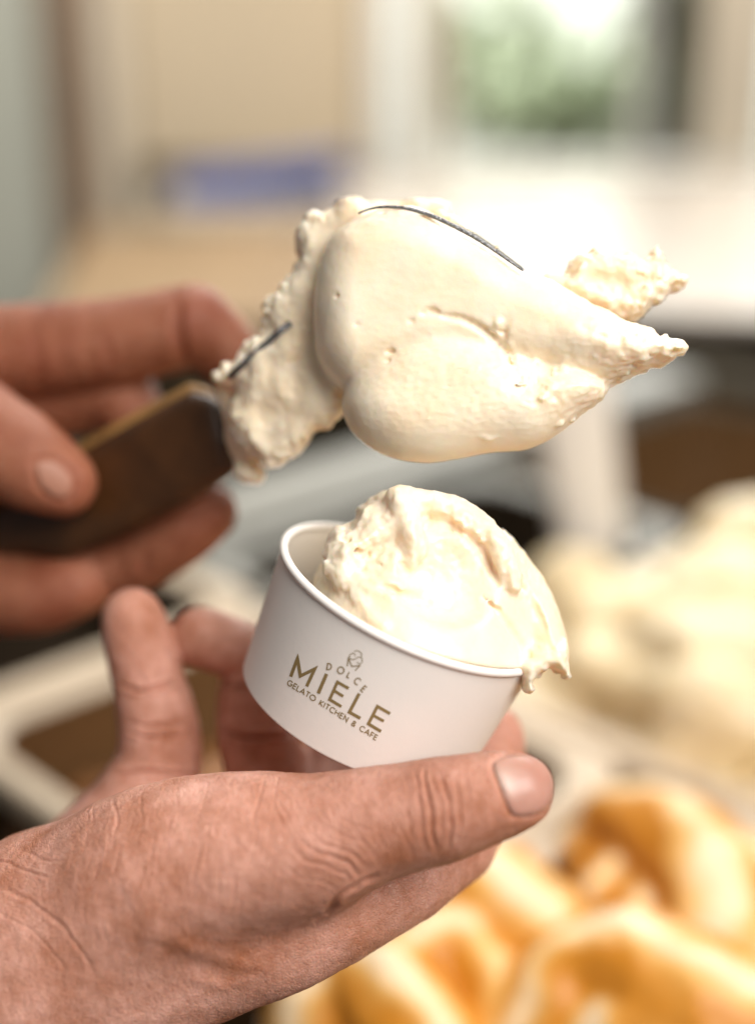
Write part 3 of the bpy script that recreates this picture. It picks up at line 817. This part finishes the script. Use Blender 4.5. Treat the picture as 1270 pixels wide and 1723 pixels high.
ribbons([([(762, 179), (774, 172), (790, 170), (806, 177), (820, 190), (823, 206), (821, 220)], 6.5),
         ([(770, 214), (769, 203), (758, 192), (745, 191), (730, 200), (722, 214), (724, 230), (735, 242), (750, 245), (768, 238), (787, 227), (805, 222), (820, 229), (828, 244), (827, 262), (816, 275), (803, 279), (790, 272), (785, 262)], 6.5),
         ([(704, 298), (714, 232), (742, 300), (808, 293), (768, 335)], 9)], 'emblem')

# ------------------------------------------------------------------ gelato in the cup
fg = Field(J(500, 1200, -45) - [4, 4, 0], J(985, 800, 45) + [4, 4, 0], .42)
a_ = np.cross(CN, [0, 0, 1.0]); a_ /= np.linalg.norm(a_)
if a_[0] < 0: a_ = -a_
b_ = np.cross(a_, CN)
if b_[2] < 0: b_ = -b_
MC = np.stack([a_, CN, b_])
def cupP(x, h, z): return CC + a_ * x + CN * h + b_ * z
fg.ell(cupP(5.0, -7, 0), [29.5, 31, 31], 3, M=MC)
fg.ell(cupP(6, -6, 4), [30, 17, 33], 5, M=MC)
fg.lobe([(541, 930), (560, 892), (592, 876), (610, 850), (663, 824), (702, 832), (735, 850), (720, 890), (706, 915), (700, 940), (684, 948), (664, 930), (640, 935), (606, 962), (590, 1000), (556, 975)], 8, 14, 9, 3, gy=-.25, rag=.8)
fg.lobe([(690, 832), (761, 849), (800, 873), (846, 906), (868, 950), (868, 990), (846, 1002), (832, 980), (800, 945), (770, 900), (720, 872), (700, 860)], 6, 13, 6, 2, gy=-.2, rag=.8, seed=4)
fg.lobe([(846, 906), (892, 956), (931, 1010), (951, 1073), (950, 1118), (920, 1124), (890, 1105), (878, 1050), (862, 990), (840, 950)], 3, 14, 9, 9, gy=-.2)
# keep inside the paper wall below the rim
p_ = np.stack(np.meshgrid(*fg.ax, indexing='ij'), -1).reshape(-1, 3) - CC
hh = p_ @ CN; rr_ = np.sqrt(np.maximum((p_ ** 2).sum(1) - hh ** 2, 0))
rin = R1 - 2.0 + .09 * np.minimum(hh, 0) + 1.9 * np.clip((hh + 1.2) / 1.6, 0, 1)
lim = np.where(hh < .6, rr_ - rin, np.where(hh < 3, rr_ - R1 - 3.5 * (hh - .6), -50.0))
fg.f = np.maximum(fg.f, lim.reshape(fg.f.shape).astype(np.float32))
fg.lobe([(868, 1114), (900, 1088), (948, 1080), (955, 1110), (958, 1132), (950, 1140), (940, 1132), (926, 1126), (910, 1132), (898, 1146), (899, 1162), (884, 1166), (876, 1146)], 14, 7, 3.5, 2.0, rag=1.3, seed=23)
for x, y, q in [(955, 1138, 5), (890, 1162, 6), (905, 1136, 6), (935, 1128, 6), (880, 1140, 5)]: fg.ell(J(x, y, 14), np.array([1.1, 1, 1]) * RP(q, 14), 1.2)
# hollow left by the spatula and shallow drag lines
fg.ell(J(770, 955, fg.zf(770, 955) + 5), [17, 14, 11], 3, 'sub')
fg.chain(fg.on([(690, 842, 20), (735, 850, 22), (785, 872, 22), (826, 905, 20), (850, 945, 17), (862, 985, 12)], .5), 2.5)
fg.chain(fg.on([(668, 838, 22), (690, 880, 20), (698, 920, 17), (690, 950, 11)], .5), 2)
fg.chain(fg.on([(560, 960, 16), (600, 985, 14), (650, 990, 12), (700, 985, 9)], -.5), 3)
for ln in [[(590, 968, 4), (640, 985, 6), (700, 1008, 6), (755, 1022, 4)], [(812, 1005, 4), (848, 1040, 6), (880, 1085, 5), (890, 1105, 3)], [(878, 990, 3), (908, 1040, 5), (925, 1090, 3)], [(575, 905, 5), (604, 930, 7), (640, 950, 5)], [(600, 1000, 3), (612, 1020, 4), (630, 1042, 3)],
           [(716, 872, 6), (760, 884, 7), (800, 915, 8), (826, 955, 6), (836, 985, 4)], [(706, 880, 4), (710, 920, 5), (702, 950, 3)]]:
    fg.chain(fg.on(ln, .55), 1.6, 'sub')
fg.chain(fg.on([(600, 1000, 9), (622, 1036, 8), (645, 1052, 7)]), 2.5)
def m_up(p):
    q = px_of(p); return np.clip(1.0 - (q[:, 1] - 960) / 110, .18, 1)
fg.roughen(1.1, .12, 3, 21, m_up, 3)
fg.roughen(.28, .6, 2, 31, m_up, 2)
def near_line(line, w): return lambda p: np.exp(-(seg_dist(px_of(p), line)[0] / w) ** 2)
fg.roughen(1.1, .28, 3, 61, near_line([(668, 838), (735, 850), (785, 872), (826, 905), (850, 945), (862, 985)], 15), 2.5)
fg.roughen(1.0, .28, 3, 62, near_line([(690, 870), (702, 920), (692, 950), (640, 935), (600, 962)], 13), 2.5)
fg.roughen(.8, .30, 3, 63, near_line([(548, 940), (570, 985), (610, 1020)], 16), 2.5)
V, F = fg.mesh(); V, F = largest(V, F); V = relax(V, F, 1, .4)
tag(mobj('scooped_gelato', to_world(V), F, M_GEL), 'creamy vanilla gelato swirled in the white paper cup', 'gelato')

# ------------------------------------------------------------------ the spatula with its load of gelato
def zs(px): return -38 + .085 * (px - 400)
sp = empty('spatula', to_world(J(400, 740, zs(400))), 'gelato spatula with dark brown handle held in the upper hand', 'spatula')
hp = [(318, 673), (345, 668), (370, 676), (386, 694), (402, 745), (410, 778), (398, 806), (265, 878), (151, 928), (95, 945), (20, 938), (-120, 970), (-260, 1010), (-270, 900), (-120, 862), (0, 828), (147, 754)]
def handle_part(name, poly, dz, t, w, m_):
    f_ = Field(J(-300, 1060, -135), J(430, 620, -15), .8)
    cx = np.mean([p[0] for p in poly])
    f_.lobe(poly, zs(cx) + dz, t, w, 1, gx=.50)
    V, F = f_.mesh(); V = relax(V, F, 3)
    return mobj(name, to_world(V), F, m_, sp)
handle_part('handle', hp, -4, 5.5, 7, M_HANDLE)
handle_part('handle_lit_edge', [(x - 4 + (6 if y > 780 else 0), y - (13 if y < 760 or x < 10 and y < 905 else 4)) for x, y in hp], -8, 3.5, 2.5, plain('lit_edge_wood', (0.30, 0.16, 0.05), .5, 0, .3, 80))  # lit top edge put in as a lighter strip behind the handle
bl = [(372, 650), (393, 624), (440, 578), (487, 538), (530, 430), (566, 384), (604, 353), (628, 344), (655, 340), (690, 344), (730, 357), (765, 375), (800, 393), (840, 420), (878, 448), (925, 500), (930, 560), (860, 640), (700, 690), (560, 690), (470, 720), (408, 760)]
bm = prism([to_world(J(x, y, zs(x) + 4)) for x, y in bl], (to_world(np.array([0, 0, -1.3])) - to_world(np.zeros(3))), .0003)
blade = bm_obj('blade', bm, M_BLADE, sp)

fs = Field(J(330, 830, -48) - [3, 3, 0], J(1180, 300, 36) + [5, 5, 0], .42)
# ragged gelato behind, towards the handle
fs.lobe([(527, 357), (545, 362), (600, 345), (640, 420), (600, 600), (575, 705), (527, 732), (510, 752), (470, 780), (430, 777), (396, 748), (384, 700), (392, 655), (352, 640), (380, 610), (428, 574), (441, 560), (443, 510), (470, 478), (500, 442), (494, 400)], -18, 7, 5, 3, gx=.38, rag=1.3, seed=7)
fs.lobe([(395, 640), (440, 600), (470, 640), (450, 700), (480, 745), (440, 768), (404, 745), (388, 700)], -26, 8, 6, 3, gx=.3, rag=1.0, seed=9)
fs.lobe([(400, 785), (420, 778), (440, 790), (436, 808), (412, 810), (398, 800)], -28, 3, 2.5, 1.5, rag=.5)
fs.lobe([(592, 366), (612, 338), (640, 320), (690, 326), (745, 345), (765, 372), (800, 402), (760, 420), (650, 400)], -12, 5, 3.5, 2, gx=.3, rag=.9, seed=3)
fs.chain([(372, 648, -30, 14), (388, 690, -31, 15), (400, 735, -31, 15), (414, 776, -30, 13), (428, 796, -29, 11)], 3)
# top fold
fs.lobe([(527, 489), (526, 560), (533, 598), (556, 634), (592, 652), (660, 640), (760, 620), (860, 630), (960, 640), (1010, 648), (1080, 624), (1130, 606), (1140, 594), (1118, 584), (1048, 551), (985, 517), (922, 478), (872, 456), (820, 417), (760, 385), (700, 358), (650, 350), (606, 360), (562, 384), (538, 430)], 4.5, 14, 11, 3, gx=.18, back=12)
# lower fold, lapping over it
fs.lobe([(575, 678), (583, 712), (600, 735), (630, 758), (664, 772), (700, 778), (733, 779), (780, 771), (821, 763), (884, 757), (930, 735), (968, 705), (1010, 662), (980, 620), (900, 596), (840, 566), (790, 543), (740, 538), (680, 552), (625, 588), (588, 632)], 6.0, 14.8, 14, 3.2, gx=.14, gy=-.12, back=18)
# tongue dragged out to the right
fs.lobe([(690, 480), (740, 520), (790, 540), (845, 578), (866, 612), (896, 618), (888, 664), (915, 672), (945, 655), (1010, 646), (1080, 622), (1118, 606), (1128, 594), (1060, 560), (985, 520), (915, 480), (850, 455), (780, 430), (720, 430)], 4.8, 14.6, 11, 3.0, gx=.24, back=8, rag=.5, seed=12)
fs.lobe([(940, 492), (950, 462), (962, 436), (985, 428), (1000, 420), (1030, 434), (1060, 436), (1085, 436), (1105, 412), (1118, 448), (1152, 470), (1150, 484), (1120, 500), (1100, 512), (1070, 540), (1040, 544), (990, 526), (962, 505)], -2, 7, 4.5, 2, rag=1.2, seed=15)
fs.chain([(930, 480, -2, 22), (985, 505, -2, 24)], 3)
fs.chain([(1050, 480, 6, 18), (1000, 470, 6, 14)], 3, 'sub')
fs.chain([(1118, 594, 17, 12), (1145, 584, 18, 8)], 3)
# seam between the folds, pits, crumbs
fs.chain(fs.on([(745, 532, 2), (775, 536, 3), (815, 556, 5), (850, 592, 5), (868, 614, 5)]), 1.6, 'sub')
for x, y, r in [(724, 523, 8), (712, 527, 5), (736, 526, 5), (655, 592, 6), (652, 606, 4), (566, 498, 4), (600, 545, 3), (690, 540, 4)]:
    z = fs.zf(x, y); fs.ell(J(x + rng.normal(), y, z + .2), np.array([1.3, .8, 1.0]) * RP(r, z), 1.0, 'sub')
crumbs = [(843, 545, 11), (850, 556, 8), (868, 612, 8), (862, 604, 6), (822, 736, 9), (810, 731, 8), (832, 733, 5), (940, 712, 10), (962, 706, 7)]
for k in range(34): crumbs.append((912 + rng.normal() * 17, 640 + rng.normal() * 15, 4 + 7 * rng.random()))
cz = [fs.zf(x, y) for x, y, r in crumbs]
for (x, y, r), z in zip(crumbs, cz): fs.ell(J(x, y, z - .4), np.array([1.2, .85, .8]) * RP(r, z), .8)
for k in range(30):        # frost on the blade's edge
    u = rng.random(); x = 735 + 145 * u; y = np.interp(x, [730, 765, 800, 840, 880], [358, 376, 394, 420, 449]) + rng.normal() * 2
    fs.ell(J(x, y - 3, 5 + .0337 * (x - 790) + rng.random()), np.full(3, .3 + .3 * rng.random()), .2)
spine_line = [(x, y, max(fs.zf(x, y), fs.zf(x + 4, y + 4)) + .1) for x, y in [(386, 634), (412, 610), (440, 585), (466, 562), (490, 543)]]
def m_rag(p):
    q = px_of(p); left = np.clip((545 - q[:, 0]) / 60, 0, 1); top = np.clip((385 - q[:, 1]) / 30, 0, 1)
    right = np.clip((q[:, 0] - 900) / 120, 0, 1)
    clump = np.exp(-((q[:, 0] - 905) ** 2 + (q[:, 1] - 640) ** 2) / 1800.0)
    return .10 + .9 * np.maximum.reduce([left, top, right * .55, clump])
fs.roughen(2.3, .085, 2, 41, m_rag, 3.5)
fs.roughen(.35, .4, 2, 45, m_rag, 2.5)
fs.roughen(1.2, .30, 3, 43, lambda p: np.clip((px_of(p)[:, 0] - 960) / 110, 0, 1), 2.5)
def m_grain(p):
    q = px_of(p); low = np.clip((q[:, 1] - 540) / 60, 0, 1) * np.clip((740 - q[:, 1]) / 40, 0, 1) * np.clip((q[:, 0] - 600) / 60, 0, 1)
    return .25 + .9 * low
fs.roughen(1.5, .30, 3, 64, near_line([(845, 548), (850, 590), (866, 614), (900, 640), (935, 660)], 14), 2.5)
fs.roughen(1.2, .22, 3, 65, near_line([(527, 357), (497, 400), (500, 440), (470, 480), (443, 508), (440, 560), (385, 615)], 16), 2.5)
fs.roughen(1.4, .40, 3, 66, near_line([(1105, 412), (1080, 436), (1000, 422), (950, 460)], 14), 2.5)
idx = np.nonzero(np.abs(fs.f) < 2)
p = np.stack([fs.ax[i][idx[i]] for i in range(3)], -1)
fs.f[idx] += (.22 * m_grain(p) * fbm(p * np.array([.5, 1.0, .7]), 3, 51)).astype(np.float32)
V, F = fs.mesh(); V, F = largest(V, F); V = relax(V, F, 1, .35)
tag(mobj('gelato_load', to_world(V), F, M_GEL), 'big smooth folded mass of vanilla gelato on the spatula blade', 'gelato')

def wire(name, nodes, m_, parent, n=10):
    P = np.array([J(*q[:3]) for q in nodes]); R = [q[3] for q in nodes]; V = []; F = []
    for i in range(len(P)):
        t = P[min(i + 1, len(P) - 1)] - P[max(i - 1, 0)]; t /= np.linalg.norm(t)
        a = np.cross(t, [0, 0, 1.0]); a /= np.linalg.norm(a); b = np.cross(t, a)
        for j in range(n): V.append(P[i] + R[i] * (math.cos(2 * math.pi * j / n) * a + math.sin(2 * math.pi * j / n) * b))
        if i:
            for j in range(n): F.append([(i - 1) * n + j, (i - 1) * n + (j + 1) % n, i * n + (j + 1) % n, i * n + j])
    F.append(list(range(n))[::-1]); F.append([(len(P) - 1) * n + j for j in range(n)])
    return mobj(name, to_world(np.array(V)), F, m_, parent)
wire('spine', [(x, y, z, .95) for x, y, z in spine_line], M_BLADE, sp)
ex_ = np.linspace(603, 880, 40)
ey_ = np.interp(ex_, [603, 618, 635, 655, 690, 730, 765, 800, 840, 880], [359, 352, 348.5, 347, 351, 364, 381, 400, 427, 456])
for _ in range(3): ey_[1:-1] = (ey_[:-2] + 2 * ey_[1:-1] + ey_[2:]) / 4
wire('edge', [(x, y, 14 + .0337 * (x - 790), .20 + .36 * math.sin(math.pi * min(max((x - 600) / 285, 0), 1)) + .06 * rng.random()) for x, y in zip(ex_, ey_)], M_BLADE, blade)

# ------------------------------------------------------------------ hands
def finish_hand(fld, creases, redspots, mt, name, label, nails, bulges=(), fine=False):
    V, F = fld.mesh(); V = relax(V, F, 4, .5)
    if fine: V, F = subdivide(V, F); V = relax(V, F, 3, .5)
    N = vnormals(V, F); P = px_of(V)
    front = np.clip(N[:, 2] * 3 + .3, 0, 1)
    disp = np.zeros(len(V)); red = np.zeros(len(V))
    wob = 9.0 * np.stack([fbm(V * .12, 2, 3), fbm(V * .12 + 40, 2, 4)], -1)
    for line, w, dep, zlim in creases:
        d, s = seg_dist(P + wob, line)
        ok = (V[:, 2] > zlim[0]) & (V[:, 2] < zlim[1])
        fade = np.clip(np.minimum(s, 1 - s) * 6, 0, 1)
        g = np.exp(-(d / w) ** 2) * fade * front * ok
        dep = dep * (1.4 if zlim[1] < 0 else .6 if line[0][0] < 660 else .95); w = w * .8
        disp -= dep * g; red += np.clip(.35 * dep, 0, .2) * g
        disp += .35 * dep * np.exp(-((d - 2.2 * w) / (1.1 * w)) ** 2) * fade * front * ok
    for x, y, r, a, zlim in redspots:
        ok = (V[:, 2] > zlim[0]) & (V[:, 2] < zlim[1])
        red += a * np.exp(-((P[:, 0] - x) ** 2 + (P[:, 1] - y) ** 2) / r ** 2) * ok
    for line, w, a, zlim in bulges:
        d, s = seg_dist(P, line); ok = (V[:, 2] > zlim[0]) & (V[:, 2] < zlim[1])
        disp += a * np.exp(-(d / w) ** 2) * np.clip(np.minimum(s, 1 - s) * 4, 0, 1) * front * ok
    disp += .30 * fbm(V * .09, 3, 8) + .09 * fbm(V * np.array([.75, .35, .5]), 3, 9)
    masks = []
    for poly, zlim in nails:
        sd = poly_sd(catmull(np.array(poly, float), 5), P[:, 0], P[:, 1])
        ok = (V[:, 2] > zlim[0]) & (V[:, 2] < zlim[1]) & (N[:, 2] > -.05)
        disp -= np.where(ok, .55 * np.exp(-(sd / 5.0) ** 2) + .25 * (sd < 0), 0)
        masks.append((sd, ok, poly))
    V2 = V + N * disp[:, None]
    root = mobj(name, to_world(V2), F, mt, None, True, {'red': np.clip(red, 0, 1)})
    tag(root, label, 'hand')
    for sd, ok, poly in masks:
        inn = ok & (sd < 2.5)
        fm = inn[F].all(1); Fn = F[fm]; used = np.unique(Fn); mp = np.full(len(V), -1); mp[used] = np.arange(len(used))
        Vn = V[used]; Nn = N[used]; Fm = mp[Fn]
        Vs = relax(Vn, Fm, 12, .5); edge = np.clip(-sd[used] / 9, 0, 1)
        Vn = Vs + Nn * (-.3 + .5 * np.minimum(edge, 1) ** .6)[:, None]
        c0 = np.array(poly[0], float)
        pp = px_of(V[used]); pale = np.exp(-((pp - np.array(poly[-1], float)) ** 2).sum(1) / 24.0 ** 2)
        mobj('nail', to_world(Vn), Fm, M_NAIL if fine else M_NAIL2, root, True, {'pale': pale})
    return root

fh = Field(J(-90, 1800, -72), J(960, 960, 66) + [3, 3, 0], .62)
fh.chain([(-80, 1800, 0, 215), (60, 1606, 8, 192), (165, 1540, 14, 168), (270, 1472, 22, 151), (400, 1434, 27, 132), (520, 1420, 30, 115), (620, 1390, 33, 95), (690, 1374, 35, 87), (745, 1362, 36, 85), (800, 1347, 37, 77), (868, 1331, 37, 65)], 4)
fh.chain([(60, 1680, 6, 166), (200, 1625, 9, 154), (330, 1588, 12, 132), (450, 1556, 13, 116), (540, 1522, 12, 100)], 16)
fh.chain([(450, 1556, 12, 116), (560, 1516, 9, 102), (680, 1468, 3, 82), (765, 1418, -8, 66)], 4)
fh.chain([(765, 1418, -8, 66), (815, 1340, -24, 54), (834, 1262, -35, 46), (836, 1232, -38, 42)], 3)
fh.chain([(200, 1560, -15, 150), (430, 1520, -20, 118), (600, 1450, -28, 85), (640, 1380, -40, 62), (640, 1290, -54, 52)], 7)
fh.chain([(150, 1510, -26, 125), (400, 1440, -34, 105), (465, 1355, -41, 74)], 8)
fh.chain([(465, 1355, -41, 78), (448, 1290, -43, 68), (433, 1225, -46, 66), (428, 1160, -48, 58)], 2)
fh.chain([(460, 1105, -52, 42), (400, 1092, -46, 48), (338, 1072, -43, 52)], 2.5)
fh.chain([(560, 1420, -30, 80), (560, 1330, -44, 64), (575, 1250, -54, 56)], 3)
fh.chain([(120, 1500, -34, 105), (235, 1365, -37, 86)], 8)
fh.chain([(235, 1365, -37, 86), (266, 1290, -38, 71), (268, 1225, -38, 66), (252, 1155, -39, 59), (238, 1095, -38, 57), (224, 1042, -37, 53)], 2)
ZF = (-8, 80); ZB = (-90, -18)
cre = []
# thumb joint
for ln, w, dp in [([(712, 1284), (716, 1330), (726, 1385), (733, 1440)], 3.2, .62), ([(742, 1300), (754, 1345), (757, 1390), (748, 1436)], 3.2, .55), ([(766, 1300), (774, 1345), (773, 1390), (764, 1420)], 2.6, .38),
                  ([(697, 1288), (703, 1335), (713, 1390), (716, 1430)], 2.4, .32), ([(728, 1310), (737, 1350), (742, 1400)], 2.2, .35), ([(786, 1300), (792, 1345), (788, 1400)], 2.0, .18), ([(682, 1300), (688, 1350), (696, 1410)], 2.0, .2),
                  ([(760, 1330), (745, 1355), (742, 1380)], 2, .25)]: cre.append((ln, w, dp, ZF))
# web between thumb and palm
cre.append(([(640, 1470), (605, 1482), (575, 1506), (552, 1530), (525, 1556)], 4.5, 1.3, ZF))
for k, (ln, w, dp) in enumerate([([(500, 1405), (515, 1425), (548, 1438), (590, 1450), (606, 1476)], 3.5, .55), ([(486, 1420), (510, 1446), (550, 1458), (586, 1470), (596, 1488)], 3, .45), ([(520, 1398), (545, 1418), (590, 1432), (618, 1460)], 3, .4),
        ([(540, 1385), (570, 1402), (610, 1418), (640, 1452)], 2.6, .3), ([(478, 1450), (505, 1474), (545, 1486), (575, 1500)], 2.6, .3), ([(560, 1372), (600, 1390), (640, 1410), (664, 1446)], 2.4, .24)]): cre.append((ln, w, dp, ZF))
rg = np.random.default_rng(11)
for k in range(64):        # fine slanting lines over the thumb
    x = 450 + rg.random() * 250; y = 1325 + rg.random() * 70; L = 25 + 40 * rg.random()
    cre.append(([(x, y), (x + 10 + 8 * rg.random(), y + L * .5), (x + 12 + 14 * rg.random(), y + L)], 1.8, .14 + .12 * rg.random(), ZF))
for ln, w, dp in [([(447, 1303), (440, 1330), (428, 1365), (424, 1395)], 3, .45), ([(470, 1305), (466, 1335), (456, 1370)], 2.4, .3), ([(193, 1340), (197, 1375), (192, 1405)], 2.6, .35), ([(238, 1330), (236, 1380), (226, 1420)], 2.4, .2),
                  ([(300, 1318), (296, 1360), (284, 1400)], 2.2, .16), ([(350, 1312), (345, 1350), (335, 1380)], 2.2, .16), ([(390, 1310), (386, 1350), (372, 1390)], 2.2, .16),
                  ([(-10, 1440), (40, 1462), (90, 1478)], 3.5, .4), ([(-10, 1488), (50, 1515), (110, 1560), (160, 1640)], 4, .4), ([(-10, 1530), (60, 1570), (120, 1640)], 3, .25), ([(20, 1420), (60, 1440), (110, 1450)], 3, .25)]: cre.append((ln, w, dp, (-20, 80)))
for k in range(60):        # skin lines over the ball of the thumb
    x = 150 + rg.random() * 330; y = 1350 + rg.random() * 110; L = 30 + 60 * rg.random()
    cre.append(([(x, y), (x - 4, y + L * .5), (x - 12, y + L)], 2.2, .08 + .10 * rg.random(), ZF))
for ln, w, dp in [([(196, 1147), (225, 1158), (262, 1160), (298, 1148)], 4, .7), ([(206, 1219), (240, 1222), (275, 1220), (310, 1216)], 3.5, .5), ([(206, 1232), (240, 1240), (280, 1236), (318, 1232)], 3, .5), ([(185, 1306), (230, 1298), (290, 1300), (345, 1306)], 3.5, .7),
                  ([(358, 1150), (400, 1156), (450, 1152)], 4, .8), ([(365, 1232), (420, 1240), (500, 1232)], 4, .9)]: cre.append((ln, w, dp, ZB))
spots = [(735, 1365, 75, .38, ZF), (600, 1420, 110, .30, ZF), (480, 1500, 120, .22, ZF), (300, 1560, 120, .12, ZF), (880, 1380, 50, .25, ZF), (430, 1640, 70, .2, ZF), (223, 1045, 55, .3, ZB), (335, 1075, 50, .3, ZB), (265, 1190, 40, .25, ZB), (270, 1630, 70, .2, (-30, 80)), (840, 1240, 40, .3, ZB)]
vein = [([(250, 1560), (330, 1600), (400, 1620), (470, 1625)], 14, .5, ZF), ([(200, 1440), (260, 1560), (240, 1660)], 18, .4, ZF), ([(300, 1640), (380, 1660), (440, 1640)], 10, .35, ZF)]
nail = [(828, 1284), (852, 1270), (885, 1266), (915, 1276), (933, 1305), (931, 1342), (916, 1366), (890, 1374), (862, 1372), (850, 1345), (840, 1318)]
finish_hand(fh, cre, spots, M_SKIN, 'hand', 'sharp lower hand with thumb in front, holding the white cup from below', [(nail, (20, 80))], vein, True)

fu = Field(J(-230, 1110, -135), J(460, 430, -25) + [3, 3, 0], .8)
fu.chain([(-160, 660, -101, 110), (-60, 612, -95, 92), (60, 592, -89, 81), (200, 574, -83, 73), (325, 547, -79, 68)], 4)
fu.chain([(325, 547, -79, 68), (382, 590, -81, 52), (412, 650, -81, 45)], 2)
fu.chain([(-120, 720, -107, 110), (60, 676, -101, 70), (190, 664, -95, 60), (235, 720, -91, 50)], 3)
fu.chain([(-220, 820, -109, 190), (-120, 830, -107, 170)], 8)
fu.chain([(-200, 700, -71, 120), (-100, 700, -59, 98), (-20, 738, -53, 84), (50, 780, -50, 76), (106, 812, -50, 58)], 4)
fu.chain([(-100, 940, -99, 110), (60, 960, -89, 74), (210, 945, -77, 60), (300, 895, -69, 58), (345, 862, -66, 54)], 4)
fu.chain([(-120, 960, -94, 120), (-30, 990, -85, 78), (60, 1000, -77, 66), (125, 985, -73, 58)], 4)
ZA = (-200, 0)
cre = [([(300, 500), (298, 550), (306, 610)], 9, 1.5, ZA), ([(175, 560), (185, 600), (190, 640)], 8, .8, ZA), ([(250, 915), (240, 960), (245, 985)], 7, .8, ZA), ([(60, 560), (70, 620), (60, 660)], 8, .5, ZA)]
spots = [(340, 520, 60, .45, ZA), (110, 820, 50, .3, ZA), (340, 880, 50, .3, ZA), (100, 1000, 70, .35, ZA), (60, 600, 90, .25, ZA)]
n2 = [(56, 778), (80, 768), (110, 782), (128, 812), (118, 838), (92, 842), (66, 822), (58, 800)]
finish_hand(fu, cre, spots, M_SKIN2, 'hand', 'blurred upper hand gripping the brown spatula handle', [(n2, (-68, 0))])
